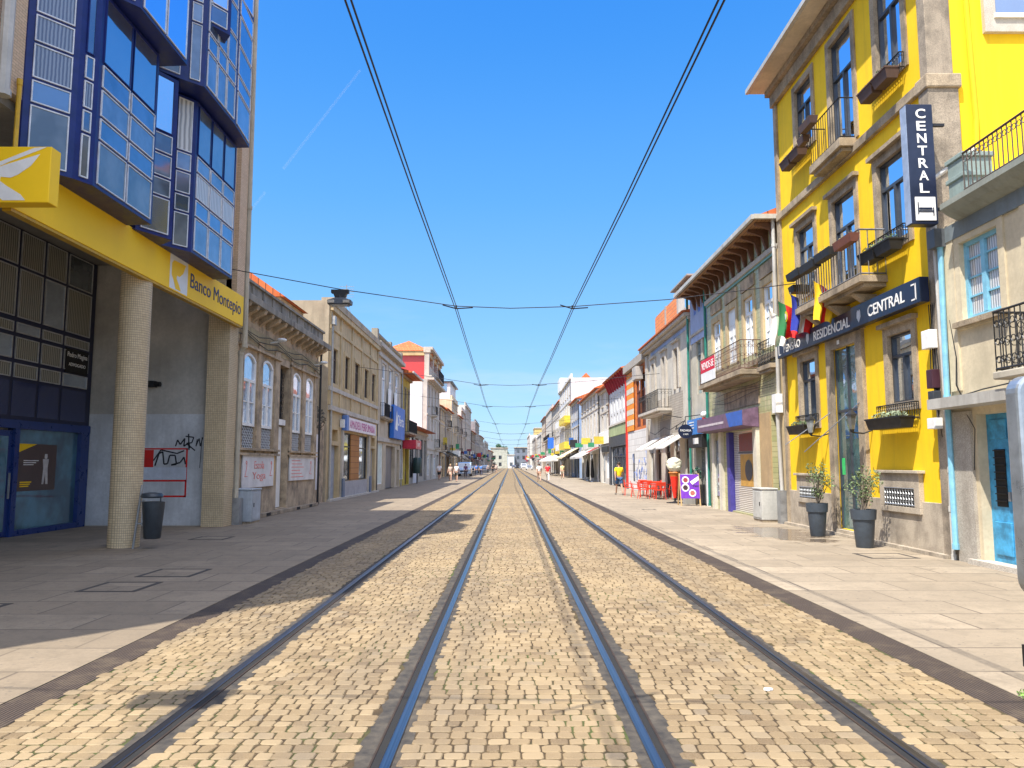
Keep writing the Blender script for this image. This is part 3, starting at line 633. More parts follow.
mb = MB(); scrib(mb, [(-8.02,15.62,1.55),(-8.0,15.60,1.7),(-7.95,15.60,1.55),(-7.93,15.60,1.72),(-7.9,15.60,1.5)], .012)

# ---------------------------------------------------------------- LEFT 2: yoga school, single storey
YG = thing('row_house', (-8.1,27,0), 'low grimy stone house with arched white windows and two white boards, beside the bank', 'house')
f = F(-1, 8.1, YG)
W4 = [(23.2,24.42),(24.98,26.2),(28.5,29.7),(30.3,31.55)]
holes = [(a_,b_,2.2,5.15) for a_, b_ in W4]+[(26.85,28.1,.16,5.2)]
f.wall(22.15, 32.25, 0, 6.45, holes, GRIMY, 9, .4)
BEIG = plaster('stained_cream', (.42,.34,.20), .7, .9, (.06,.05,.04))
f.part('painted_band', BEIG, 0, .012, 22.3, 32.2, 5.45, 5.95)
PAR = plaster('sooty_parapet', (.33,.30,.25), .95, .95, (.025,.022,.02), .4, .45)
f.part('parapet', PAR, .0, .16, 22.1, 32.3, 6.72, 7.2)
pp = MB()
for k in range(10): f.box(pp, .16, .2, 22.2+k*1.02, 22.32+k*1.02, 6.72, 7.16)
f.box(pp, .0, .24, 22.08, 32.32, 7.2, 7.28); pp.build('parapet_coping', PAR, YG)
f.part('cornice', PAR, -.02, .48, 22.1, 32.5, 6.5, 6.72, bevel=.02)
for k in range(14):
    y0 = 22.3+k*.73; cb = MB()
    cb.prism([f.p(0,y0,6.5), f.p(.45,y0,6.5), f.p(.4,y0,6.38), f.p(.2,y0,6.28), f.p(0,y0,6.12)], (0,.22,0))
    cb.build('cornice_bracket', GRIMY, YG)
def arch(mb, f, y0, y1, zt, rise, o0, o1, n=8):
    """fills the corners between a flat head and a low arch"""
    for k in range(n):
        a0, a1 = y0+(y1-y0)*k/n, y0+(y1-y0)*(k+1)/n; fn = lambda y: zt - rise*((2*(y-y0)/(y1-y0)-1)**2)
        za, zb = fn(a0), fn(a1)
        mb.hexa([f.p(o0,a0,za), f.p(o1,a0,za), f.p(o1,a1,zb), f.p(o0,a1,zb), f.p(o0,a0,zt+.001), f.p(o1,a0,zt+.001), f.p(o1,a1,zt+.001), f.p(o0,a1,zt+.001)])
LAT = paint('dark_lattice_panel', (.015,.015,.016), .6)
CURB = glass('yoga_pane', (.35,.42,.5), .3)
for a_, b_ in W4:
    w_ = f.window(a_, b_, 2.88, 5.15, WHITE, CURB, 2, .62, .03, .09, surr=None, bars=1)
    mb = MB(); arch(mb, f, a_, b_, 5.15, .2, -.1, .0); mb.build('arch_head', GRIMY, w_)
    mb = MB(); arch(mb, f, a_+.08, b_-.08, 5.08, .22, -.07, -.005); mb.build('arch_frame', WHITE, w_)
    mb = MB()
    f.box(mb, -.09, -.08, a_, b_, 2.2, 2.88)
    lw = mb.build('lattice_back', LAT, w_)
    mb = MB()
    for k in range(-4, 9):
        for sg in (1, -1):
            y0 = a_+k*.16 if sg > 0 else b_-k*.16; y1 = y0+sg*.62
            t0 = max(0, (a_-y0)/(y1-y0) if sg > 0 else (b_-y0)/(y1-y0)); t1 = min(1, (b_-y0)/(y1-y0) if sg > 0 else (a_-y0)/(y1-y0))
            if t1 > t0: mb.tube([f.p(-.06,y0+(y1-y0)*t0,2.2+.66*t0), f.p(-.06,y0+(y1-y0)*t1,2.2+.66*t1)], .014, 4)
    mb.build('diamond_lattice', paint('grey_lattice', (.5,.5,.5), .5), w_)
for a_, b_ in ((22.75,23.2),(24.42,24.98),(26.2,26.85),(28.1,28.5),(29.7,30.3),(31.55,32.0)): f.part('pilaster', GRIMY, 0, .05, a_+.05, b_-.05, 1.98, 5.6)
for z in (2.13, 5.28, 1.98):
    for a_, b_ in ((22.7,26.8),(28.15,32.1)): f.part('string_course', GRIMY, 0, .12, a_, b_, z, z+.07)
d = f.part('door', WHITE, -.30, -.22, 26.9, 28.05, .18, 3.05); f.part('handle', IRON, -.22, -.16, 27.0, 27.06, 1.1, 1.4, d)
f.part('door_gap', DARKIN, -.219, -.215, 27.05, 27.3, 1.3, 2.9, d); f.part('fanlight_frame', WHITE, -.3, -.1, 26.86, 28.09, 3.1, 3.3, d)
mb = MB(); f.box(mb, -.3, -.25, 26.9, 28.05, 3.3, 5.15); fl = mb.build('fanlight', DARKIN, YG)
mb = MB()
for k in range(5):
    for j in range(7): c = Vector(f.p(-.18, 27.05+k*.22, 3.45+j*.24)); mb.tube([c+Vector((0,.1*math.cos(t),.11*math.sin(t))) for t in [q*math.pi/3 for q in range(7)]], .01, 3)
mb.build('fanlight_grille', IRON, fl)
PINK = paint('faded_red_letters', (.72,.25,.22), .6)
for (a_, b_, z0, z1, l1, l2) in ((23.3,26.35,.98,1.98,'Escola','Yoga Matosinhos'),(28.25,31.75,1.1,2.02,'','')):
    bd = f.part('notice_board', plaster('board_white', (.78,.76,.76), .08, .5), .02, .06, a_, b_, z0, z1)
    if l1:
        text('Escola', PINK, bd, f.p(.064,(a_+b_)/2,z1-.3), f.u, (0,0,1), .95, .24); text('Yoga', PINK, bd, f.p(.064,(a_+b_)/2,z0+.33), f.u, (0,0,1), 1.3, .3)
        for yy in (a_+.3, b_-.3):
            mb = MB(); c = Vector(f.p(.064,yy,z1-.35)); mb.tube([c+Vector((0,.05*math.cos(t),.05*math.sin(t)+.12)) for t in [q*math.pi/3 for q in range(7)]]+[c+Vector((0,0,-.1)), c+Vector((0,-.12,-.3)), c+Vector((0,.12,-.3))], .012, 4); mb.build('yoga_figure', PINK, bd)
        f.part('board_edge', paint('ochre_edge',(.6,.36,.08),.6), .0, .05, b_, b_+.14, z0, z1+.05, bd)
    else:
        for k in range(6): f.part('printed_line', PINK, .060, .064, a_+.25, a_+1.4+(k%3)*.25, z1-.2-k*.12, z1-.17-k*.12, bd)
        mb = MB(); c = Vector(f.p(.064,b_-.55,z1-.45)); mb.tube([c+Vector((0,.06*math.cos(t),.06*math.sin(t)+.2)) for t in [q*math.pi/3 for q in range(7)]]+[c, c+Vector((0,-.15,-.25)), c+Vector((0,.15,-.25))], .012, 4); mb.build('yoga_figure', PINK, bd)
for yy in (25.6, 31.4): 
    mb = MB(); mb.cyl(f.p(.05,yy,5.75), f.p(.35,yy,5.8), .03); 
    mb.blob(f.p(.42,yy,5.85), (.18,.13,.07), 2, .02)
    mb.build('facade_light', paint('white_lamp', (.7,.7,.68), .4), YG, smooth=True)
f.part('plinth_step', STONE, 0, .16, 22.3, 32.2, 0, .13, bevel=.015)
for yy in (25.6, 29.2, 31.0): f.part('cellar_vent', DARKIN, .165, .17, yy-.22, yy+.22, .02, .12)
mb = MB()
for k in range(3): mb.tube([f.p(.07+.02*k, 22.3+q*1.0, 5.55+.12*k+.1*math.sin(q*1.7+k)) for q in range(11)], .014, 4)
mb.build('facade_cables', IRON, YG)
f.pipe([(.1,32.3,.1),(.1,32.3,6.3)], .045, IRON)
# clay roof behind the parapet
mb = MB(); mb.prism([(-9.1,30.6,8.45),(-13,30.6,8.45),(-10.9,30.6,9.7)], (0,3.6,0)); mb.build('roof', TILES, YG); MB().box(-12.9,-9.3,30.7,34.1,6,8.44).build('rear_storey', OCH, YG)

# gap: ruin with upright banner
GP = thing('ruined_wall', (-8.2,34,0), 'dark overgrown wall stub in the gap before the beige two-storey house', 'wall')
mb = MB(); mb.box(-9.2,-8.5,32.6,35.2,0,3.6); mb.build('masonry', GRIMY, GP)
mb = MB(); mb.leaves((-8.6,34.2,3.7),(.35,.7,.6),260,.07); mb.build('dead_ivy', foliage('dry_ivy',(.06,.05,.03)), GP)
BN = thing('upright_banner', (-8.3,32.9,0), 'tall narrow white banner with red letters against the ruined wall', 'banner')
mb = MB(); mb.box(-8.5,-8.42,32.7,33.9,.6,3.0); mb.build('sheet', plaster('banner_white',(.75,.73,.74),.1,.6), BN)
mb = MB()
for yy in (32.72, 33.88): mb.cyl((-8.42,yy,0),(-8.42,yy,3.1),.025)
mb.build('pole', IRON, BN)
text('ESCOLA', PINK, BN, (-8.415,33.3,1.8), (0,0,1), (0,-1,0), 2.0, .35)

# ---------------------------------------------------------------- LEFT 3: beige two-storey shop
SB = thing('row_house', (-8.4,42,0), 'beige two-storey stone house with five dark windows and a boarded shopfront', 'house')
f = F(-1, 8.4, SB)
CONC = plaster('aged_cement', (.46,.38,.27), .6, .95, (.10,.08,.06))
ww = [(36.05,37.05),(38.7,39.8),(41.15,42.5),(43.9,45.2),(46.3,47.5)]
holes = [(a_,b_,5.5,7.2) for a_, b_ in ww]+[(36.25,37.8,.06,2.6),(36.4,37.6,2.8,3.35),(38.6,45.4,.85,3.3),(46.6,48.0,.05,2.65),(46.7,47.9,2.8,3.3)]
f.wall(35.35, 48.6, 0, 9.1, holes, OCH, 9, .3)
for a_, b_ in ww: f.window(a_, b_, 5.5, 7.2, paint('brown_wood',(.07,.045,.03),.6), GDARK, 2, .7, .22, .07, surr=OCH, sw=.18, proud=.05)
f.part('gable_cap', CONC, -.4, .2, 35.3, 48.65, 9.1, 9.45); f.part('gable_render', CONC, -8.9, -.02, 35.28, 35.35, 0, 9.3)
for z, h, o_ in ((8.0,.16,.07),(5.12,.2,.09),(4.2,.22,.14),(8.85,.25,.16)): f.part('string_course', STONE_L if z < 6 else OCH, 0, o_, 35.36, 48.6, z, z+h, bevel=.01)
mb = MB()
for a_ in (35.4,37.6,40.3,43.0,45.6,48.2): f.box(mb, 0, .06, a_, a_+.3, 4.45, 8.85)
mb.build('pilaster_strips', OCH, SB)
sg = f.part('shop_sign', paint('shop_sign_white',(.78,.7,.72),.5), .02, .2, 38.9, 47.0, 3.42, 4.08)
f.part('sign_end', paint('sign_blue_end',(.10,.2,.5),.5), .02, .26, 38.35, 38.9, 3.38, 4.14, sg)
text('AMADEU PERFUMARIA', paint('magenta_letters',(.45,.03,.22),.5), sg, f.p(.205,43,3.75), f.u, (0,0,1), 7.2, .42)
f.part('shop_base', granite('grey_marble',(.42,.40,.40),(.2,.19,.19),.4), -.2, .03, 38.6, 45.4, .0, .84)
for a_, b_, m_ in ((38.65,40.75,GSHOP),(40.85,43.1,None),(43.2,45.35,GSHOP)):
    if m_: f.window(a_, b_, .86, 3.28, IRON, m_, 1, .72, .15, .06, name='shop_window')
    else:
        pb = bricks('plank_board', (.38,.16,.04), (.44,.20,.06), (.12,.05,.02), 3, .3, .012, 'yz', .2); f.part('boarding', pb, -.2, -.02, a_, b_, .86, 3.28)
for a_ in (38.25, 45.42): f.part('shop_pier', STONE_L, -.02, .1, a_, a_+.34, 0, 3.38)
for a_ in (38.2, 45.6): f.part('bollard_cladding', paint('blue_grey_clad',(.12,.16,.24),.5), .1, .18, a_, a_+.45, 0, 1.0)
for a_, b_ in ((36.25,37.8),(46.6,48.0)):
    d = f.part('door', paint('grey_blue_door',(.30,.33,.38),.6), -.26, -.2, a_, b_, .06, 2.6); f.part('handle', IRON, -.2, -.15, a_+.1, a_+.16, 1.1, 1.25, d)
f.pipe([(.08,35.7,.1),(.08,35.7,4.3),(.08,35.6,8.4)], .055, paint('zinc_pipe',(.42,.42,.40),.5,.4))
f.part('rain_head', paint('zinc_pipe',(.42,.42,.40),.5,.4), .02, .22, 35.45, 35.8, 8.2, 8.6)
f.part('step', STONE_L, 0, .2, 35.5, 48.5, 0, .09)
mb = MB(); mb.tube([(-8.7,40.2,9.4),(-8.7,40.2,11.2)], .025); 
for k in range(5): mb.tube([(-9.1,40.2,11.1-k*.14),(-8.3,40.2,11.1-k*.14)], .012)
mb.tube([(-8.7,40.2,10.4),(-8.7,42.0,9.6)], .012); mb.build('aerial', GREYM, SB)
f.part('wall_meter', paint('white_meter',(.7,.7,.68),.5), .03, .22, 37.85, 38.1, 3.5, 3.9)

# ---------------------------------------------------------------- generic facade builder for the rest of the row
def trim_roof(f, y0, y1, h, mat=TILES, depth=9, rise=1.6, over=.35):
    mb = MB()
    mb.prism([f.p(over,y0,h), f.p(over,y0,h+.07), f.p(-depth/2,y0,h+rise), f.p(-depth,y0,h+.07), f.p(-depth,y0,h)], (0,y1-y0,0)); return mb.build('roof', mat, f.r)
def fill(f, y0, y1, floors, wm, fm, gm, tr, bays, ground='shop', cornice=True, gh=3.4, sim=False, balc=(), rail=IRON, top=None, gwm=None, ww_=1.0, wh=.62):
    """walls with holes, windows per floor, shopfronts; floors = list of storey heights above the ground floor"""
    L = y1-y0; holes = []; wins = []; z = gh
    for fi, fh in enumerate(floors):
        for k in range(bays):
            c = y0+L*(k+.5)/bays; w = min(ww_, L/bays*.5)
            dd = (fi, k) in balc or (fi, -1) in balc
            a_ = (c-w/2, c+w/2, z+(.08 if dd else fh*.24), z+fh*(.24+wh)); holes.append(a_); wins.append((a_, dd))
        z += fh
    shops = []
    nb = max(2, int(L/3.2)); 
    for k in range(nb):
        c = y0+L*(k+.5)/nb; w = L/nb*.72; a_ = (c-w/2, c+w/2, .04 if k % 2 else .5, gh-.75); holes.append(a_); shops.append(a_)
    f.wall(y0, y1, 0, z, holes, wm, 9, .3)
    for a_, dd in wins:
        f.window(*a_, fm=fm, gm=gm, cols=2, transom=.72, surr=tr, sw=.14, proud=.04, sill=None if dd or sim else tr, bot=not dd)
    for i, a_ in enumerate(shops):
        if i % 2: 
            d = f.part('door', R.choice([paint('door_brown',(.09,.05,.03),.5), paint('door_green',(.03,.08,.05),.5), paint('door_grey',(.2,.2,.2),.5)]), -.28, -.2, a_[0], a_[1], .04, a_[3]-.02)
            f.part('door_glass', GSHOP, -.2, -.19, a_[0]+.2, a_[1]-.2, 1.1, a_[3]-.3, d)
        else: f.window(*a_, fm=R.choice([IRON, WHITE, DGREY]), gm=GSHOP, cols=2, transom=.8, name='shop_window')
    mb = MB(); f.box(mb, 0, .1, y0+.02, y1-.02, gh-.3, gh-.1)
    zz = gh
    for fh in floors: zz += fh; f.box(mb, 0, .07 if zz < z-.1 else .22, y0+.01, y1-.01, zz-.22, zz-.04)
    mb.build('string_course', tr, f.r)
    for fi, k in balc:
        zb = gh+sum(floors[:fi]); 
        if k == -1: f.balcony(y0+.4, y1-.4, zb+.04, .75, .95, tr, rail)
        else: c = y0+L*(k+.5)/bays; f.balcony(c-.95, c+.95, zb+.04, .6, .95, tr, rail)
    return z

# LEFT 4: house with balustrade and blue banner
H4 = thing('row_house', (-8.6,54,0), 'two-storey house with roof balustrade and a blue hanging banner', 'house')
f = F(-1, 8.6, H4)
hw = [(51.0,52.8),(54.0,55.8),(57.0,58.8)]
GR4 = plaster('weathered_grey', (.62,.52,.38), .6)
f.wall(48.7, 60.3, 0, 9.6, [(a_,b_,4.9,8.5) for a_, b_ in hw]+[(50.2,52.2,.4,3.1),(53.4,57.6,.0,3.0),(58.6,59.8,.05,2.8)], GR4, 9, .3)
for a_, b_ in hw: 
    f.window(a_, b_, 4.9, 8.5, WHITE, GBLUE, 2, .72, .2, .1, surr=STONE_L, sw=.16); f.balcony(a_-.25, b_+.25, 4.85, .35, .9)
f.window(50.2,52.2,.4,3.1, WHITE, paint('pale_poster',(.6,.68,.62),.5), 1, 0, .1, name='shop_window')
f.part('shutter_door', plaster('mottled_metal_door',(.22,.20,.20),.5,.5), -.27, -.25, 53.4, 57.6, 0, 3.0); f.part('door', paint('door_brown',(.09,.05,.03),.5), -.25, -.2, 58.6, 59.8, .05, 2.8)
for z, o_ in ((3.2,.12),(9.3,.35),(8.75,.15)): f.part('cornice', STONE_L, 0, o_, 48.75, 60.25, z, z+.28, bevel=.02)
mb = MB()
for k in range(30): mb.lathe(f.p(-.1, 49.3+k*.36, 9.6), [(.05,0),(.09,.15),(.04,.35),(.06,.5)], 6)
f.box(mb, -.25, .05, 48.9, 60.2, 10.1, 10.22)
for yy in (48.75, 54.3, 59.7): f.box(mb, -.3, .1, yy, yy+.55, 9.6, 10.4)
mb.build('balustrade', plaster('old_balustrade',(.30,.27,.22),.7), H4)
bl = plaster('banner_blue', (.02,.16,.62), .08, .5, (.02,.05,.3))
bn = f.part('banner', bl, .1, .4, 54.3, 59.8, 3.55, 5.9)
text('Oferta', WHITE, bn, f.p(.405,57.6,4.9), f.u, (0,0,1), 3.2, .8); mb = MB(); mb.poly([f.p(.406,54.9,4.2), f.p(.406,55.6,5.6), f.p(.406,56.0,4.9), f.p(.406,56.1,4.1)]); mb.build('banner_mark', WHITE, bn)
f.part('white_sheet', WHITE, .15, .2, 53.0, 54.2, 5.4, 6.9); f.part('white_sheet', WHITE, .15, .2, 55.9, 57.0, 5.6, 6.9)
f.pipe([(.1,49.2,.1),(.1,49.2,8.8)], .05, IRON); f.pipe([(.12,60.2,.1),(.12,60.2,9)], .05, GREYM)
# LEFT 5: yellow narrow house with tiled eave
H5 = thing('row_house', (-8.7,63,0), 'narrow yellow house with tiled eave and a first floor balcony', 'house')
f = F(-1, 8.7, H5); PY = plaster('dull_yellow', (.62,.47,.08), .3)
z = fill(f, 60.4, 66.6, [4.7], PY, paint('green_grey_wood',(.22,.25,.2),.5), GDARK, STONE, 3, balc=((0,-1),), gh=4.2, wh=.55)
trim_roof(f, 60.3, 66.8, z, TILES, 9, 1.8, 1.0); f.part('eave_gutter', PIPEW, 1.0, 1.12, 60.2, 66.9, z-.04, z+.1)
rb = f.part('red_box_sign', paint('crimson_box',(.5,.02,.05),.4), .1, 1.15, 61.8, 65.5, 2.95, 3.65); text('CAFE', WHITE, rb, f.p(1.155,63.6,3.3), f.u, (0,0,1), 1.6, .3)
H5b = thing('row_house', (-8.8,73,0), 'low single-storey house with a red tiled eave and white lower wall', 'house')
f = F(-1, 8.8, H5b); z = fill(f, 67.2, 81.8, [], plaster('stone_grey_wall',(.45,.42,.37),.4), WHITE, GDARK, STONE_L, 3, gh=4.9); trim_roof(f, 66.9, 81.9, z, TILES, 9, 1.2, .9)
f.part('white_dado', plaster('white_dado',(.72,.74,.78),.2), 0, .02, 70, 73, 0, 1.9)
# LEFT 6: ornate grey-white house with red attic
H6 = thing('row_house', (-8.9,89,0), 'tall pale house with ornate cornice, balconies and a red attic under a hipped roof', 'house')
f = F(-1, 8.9, H6); PW = plaster('pale_facade', (.60,.56,.50), .35)
z = fill(f, 82, 96.5, [3.6,3.6], PW, WHITE, GBLUE, STONE_L, 4, balc=((0,2),(1,1)), gh=3.6)
for zz, o_ in ((z-.1,.75),(z+.15,.5)): f.part('cornice', STONE_L, 0, o_, 81.9, 96.6, zz, zz+.25, bevel=.03)
f.part('gable_whitewash', plaster('white_gable',(.80,.80,.82),.08), -3.4, -.5, 81.93, 82, 4.5, z-.35)
REDM = pleats('red_sheeting', (.60,.03,.02), 'x', 4, (.38,.015,.012)); mb = MB(); mb.box(-13.6,-9.1,82.6,96,z,z+2.6); mb.build('attic', REDM, H6)
mb = MB(); mb.box(-13.9,-8.8,82.3,96.3,z+2.6,z+3.1); mb.build('attic_eave', plaster('ochre_eave',(.60,.44,.22),.3), H6)
mb = MB(); e = z+3.1; a_ = [(-14,82.2,e),(-8.7,82.2,e),(-8.7,96.4,e),(-14,96.4,e),(-11.3,85,e+1.5),(-11.3,93.5,e+1.5)]
mb.poly([a_[0],a_[1],a_[4]]); mb.poly([a_[1],a_[2],a_[5],a_[4]]); mb.poly([a_[2],a_[3],a_[5]]); mb.poly([a_[3],a_[0],a_[4],a_[5]]); mb.poly(a_[:4]); mb.build('attic_roof', bricks('clay_roof_cross', (.50,.115,.03), (.60,.17,.05), (.16,.045,.02), .3, .25, .02, 'xz', .3), H6)
mb = MB()
for yy in (82.2, 86.8, 91.5, 95.6):
    f.box(mb, -.35, .15, yy, yy+.8, z, z+3.4 if yy < 90 else z+3.0); f.box(mb, -.45, .3, yy-.1, yy+.9, z+2.9, z+3.2)
f.box(mb, -.2, .05, 82.3, 96.2, z, z+1.6); f.box(mb, -.45, .55, 82.1, 96.4, z+3.2, z+3.5); mb.build('attic_front', STONE_L, H6)
f.balcony(87, 94, z+.6, .8, 1.1)

def far_house(side, X, y0, y1, floors, col, label, roof='tile', bays=None, balc=(), gh=3.5, fm=None, tr=None, name='row_house', extra=None, gm=None, rise=2.0):
    h = thing(name, (side*X, (y0+y1)/2, 0), label, 'house', 'row houses further down the street' if False else None)
    f = F(side, X, h); wm = plaster('render_%02d_%02d_%02d' % tuple(int(c*99) for c in col), col, .35)
    z = fill(f, y0, y1, floors, wm, fm or WHITE, gm or GDARK, tr or STONE_L, bays or max(2, int((y1-y0)/2.6)), balc=balc, gh=gh)
    if roof == 'tile': trim_roof(f, y0-.1, y1+.1, z, TILES, 9, rise, .5)
    elif roof == 'flat': f.part('parapet', wm, -.2, .05, y0, y1, z, z+.6)
    if extra: extra(f, z, y0, y1)
    rr = random.Random(int(y0*7)); L = y1-y0
    for k in range(max(1, int(L/6))):
        c = rr.choice([(.02,.02,.025),(.5,.03,.03),(.03,.12,.4),(.7,.7,.68),(.03,.25,.12),(.6,.45,.05),(.25,.05,.08)])
        yy = y0+L*(k+rr.uniform(.2,.8))/max(1,int(L/6)); zz = rr.uniform(2.7,4.4); hh = rr.uniform(.4,1.1); oo = rr.uniform(.6,1.1)
        f.part('projecting_sign', paint('sign_%.2f_%.2f_%.2f'%c, c, .5), .12, oo, yy, yy+.16, zz, zz+hh)
    for k in range(max(1, int(L/7))):
        c = rr.choice([(.03,.03,.03),(.10,.09,.08),(.45,.42,.38),(.30,.05,.04),(.05,.08,.14)]); yy = y0+L*k/max(1,int(L/7))+.5
        if rr.random() < .6: awning(f, yy, yy+rr.uniform(2.5,4), rr.uniform(2.9,3.4), rr.uniform(.8,1.5), paint('awning_%.2f_%.2f_%.2f'%c, c, .8), .5)
        else: f.part('fascia_sign', paint('sign_%.2f_%.2f_%.2f'%c, c, .5), .1, .25, yy, yy+rr.uniform(2.5,4.5), gh-.75, gh-.25)
    f.pipe([(.1,y0+.15,.1),(.1,y0+.15,z-.1)], .06, rr.choice([IRON, GREYM, paint('dark_rust',(.13,.06,.04),.6)]))
    if not balc and len(floors) and side < 0:
        for k in range(max(1, int(L/6))):
            c_ = y0+L*(k+.5)/max(1,int(L/6)); f.balcony(c_-1, c_+1, gh+.04, rr.uniform(.4,.8), .95, tr or STONE_L, IRON, gap=.25, scroll=0)
    return f, z
def awning(f, y0, y1, z, out, mat, drop=.6, name='awning', label=None):
    mb = MB(); mb.prism([f.p(.02,y0,z), f.p(out,y0,z-drop), f.p(out,y0,z-drop-.22), f.p(out-.02,y0,z-drop-.22), f.p(out-.03,y0,z-drop-.02), f.p(.02,y0,z-.04)], (0,y1-y0,0)); return mb.build(name, mat, f.r)
AWW = plaster('awning_white', (.75,.72,.68), .15, .8); AWC = plaster('awning_cream', (.72,.62,.40), .15, .8)
AWG = paint('awning_dark', (.03,.04,.035), .8)
far_house(-1, 9.0, 97, 106, [3.6,1.9], (.66,.50,.30), 'narrow tan house just past the pale house with the red attic, rust-edged eave', balc=((0,1),))
far_house(-1, 9.0, 106.2, 117, [3.4,2.4], (.36,.26,.17), 'brown stone house with a dark green awning on its shopfront', balc=((0,2),(1,1)), extra=lambda f,z,a,b: (awning(f,a+1,b-4,3.6,1.4,AWG), f.part('box_sign', WHITE, .1, 1.5, b-4, b-.5, 2.9, 3.7)))
def pent(f, z, a, b):
    f.part('penthouse', plaster('penthouse_white',(.78,.78,.78),.1), -7, -.3, a+.5, b-.5, z, z+2.6); 
    mb = MB(); f.box(mb, -6.8, -.8, a+.42, a+.5, z+1.2, z+2.4); mb.build('penthouse_glazing', GBLUE, f.r); f.part('penthouse_roof', DGREY, -7.3, .1, a+.2, b-.2, z+2.6, z+2.8)
far_house(-1, 9.0, 118, 131, [3.3,3.3,1.6], (.74,.60,.40), 'cream house topped by a white glazed penthouse', roof='flat', balc=((1,2),), extra=pent)
far_house(-1, 9.0, 131.2, 141, [3.4,3.0], (.40,.36,.31), 'grey-beige house right behind the penthouse house, with black awning', balc=((0,1),(1,1)), extra=lambda f,z,a,b: awning(f,a+1,b-1,3.7,1.5,AWG))
far_house(-1, 9.0, 141.2, 153, [3.4,3.2,1.6], (.66,.63,.58), 'off-white house between two darker houses on the far left', roof='flat', balc=((1,2),))
far_house(-1, 9.0, 153.2, 176, [3.4,3.4,3.2], (.55,.52,.46), 'bare concrete block standing above its neighbours on the far left', roof='flat', bays=5)
far_house(-1, 9.0, 176.2, 196, [3.3,2.4], (.24,.17,.12), 'dark brown low house beyond the concrete block on the left')
far_house(-1, 9.0, 196.2, 222, [3.4,3.3,2.4], (.30,.29,.30), 'grey house with dark glazed upper floor far down the left side', roof='flat', gm=GBLUE)
far_house(-1, 8.8, 222.2, 250, [3.3,3.0], (.60,.56,.50), 'pale two-floor house in the far left row')
far_house(-1, 8.2, 250.2, 285, [3.3,2.0], (.68,.66,.62), 'whitish house in the far left row, lower than those before it', roof='flat')
far_house(-1, 7.2, 285.2, 318, [3.0], (.56,.5,.42), 'last small house of the left row before the street end')

# ---------------------------------------------------------------- RIGHT 0: cream house with terrace and blue door
CR = thing('corner_house', (8,11,0), 'cream house with a roof terrace railing, pale blue window and blue double door', 'house')
f = F(1, 8.0, CR); CREAM = plaster('cream_render', (.68,.58,.40), .3, .9, (.35,.28,.2))
f.wall(3.5, 13.95, 0, 6.05, [(12.27,13.37,4.2,5.62),(12.0,13.2,.08,2.55),(8.5,9.6,4.2,5.6),(8.3,9.8,.1,2.5)], CREAM, 8, .3)
LBL = paint('pale_blue_paint', (.22,.50,.66), .5, 0, .2); DBL = paint('worn_blue_door', (.06,.34,.60), .5, 0, .45)
LACE = pleats('lace_curtain', (.62,.60,.60), 'y', 5)
for a_, b_ in ((12.27,13.37),(8.5,9.6)): f.window(a_, b_, 4.2, 5.62, LBL, LACE, 2, 0, .12, .09, surr=CREAM, sw=.14, proud=.03, sill=STONE, bars=3)
for a_, b_ in ((12.0,13.2),(8.4,9.7)):
    d = f.part('door', DBL, -.24, -.17, a_, b_, .08, 2.55)
    c = (a_+b_)/2
    for k, (p0, p1) in enumerate(((a_+.1,c-.06),(c+.06,b_-.1))):
        for z0, z1 in ((.2,.75),(2.12,2.45)): f.part('door_panel', DBL, -.17, -.145, p0, p1, z0, z1, d, bevel=.012)
        f.part('door_light', DARKIN, -.169, -.16, p0+.08, p1-.08, 1.0, 1.95, d)
        mb = MB(); [f.box(mb, -.16, -.14, p0+.07, p1-.07, 1.08+.12*q, 1.1+.12*q) for q in range(8)]; mb.build('door_bars', IRON, d)
    f.part('letter_plate', GREYM, -.168, -.15, c+.12, c+.36, .35, .43, d); f.part('handle', GREYM, -.168, -.10, c-.03, c+.03, 1.1, 1.25, d)
f.part('doorstep', STONE_L, -.1, .14, 11.8, 13.45, 0, .09)
f.part('door_pier', granite('rough_pier',(.42,.38,.32),(.18,.15,.12),.5), -.02, .06, 13.3, 13.85, 0, 2.62)
f.part('canopy', plaster('pale_canopy',(.48,.46,.42),.5), .0, .45, 11.7, 13.9, 2.68, 2.86)
f.part('blue_grey_frieze', plaster('blue_grey_band',(.20,.24,.26),.5), 0, .05, 3.5, 13.94, 5.72, 6.0)
mb = MB(); mb.prism([f.p(0,3.5,5.98), f.p(.1,3.5,6.0), f.p(.26,3.5,6.08), f.p(.38,3.5,6.18), f.p(.38,3.5,6.28), f.p(-.1,3.5,6.28), f.p(-.1,3.5,6.06)], (0,9.75,0)); mb.build('terrace_cornice', plaster('mossy_cornice',(.30,.32,.28),.7), CR)
mb = MB(); f.box(mb, -.25, .26, 12.7, 13.15, 6.3, 6.95); f.box(mb, -.28, .29, 12.66, 13.19, 6.60, 6.68); f.box(mb, -.28, .29, 12.66, 13.19, 6.95, 7.03); mb.build('terrace_pedestal', plaster('green_grey_stone',(.25,.32,.30),.5), CR, bevel=.01)
mb = MB(); f.railing(mb, .2, .28, 3.6, 12.65, 6.3, 6.98, .115, .012, 1, False); mb.build('terrace_railing', paint('brown_iron',(.07,.05,.04),.6), CR)
b_ = f.part('balcony', plaster('cream_slab',(.5,.45,.36),.5), -.02, .52, 9.6, 11.85, 3.0, 3.12, bevel=.02)
mb = MB(); f.railing(mb, .0, .48, 9.65, 11.8, 3.12, 4.05, .12, .011, 2); mb.build('railing', IRON, b_)
for a_, w_ in ((13.53,.3), (11.2,.5)): f.part('pilaster', CREAM, 0, .036, a_, a_+w_, 3.0, 5.72)
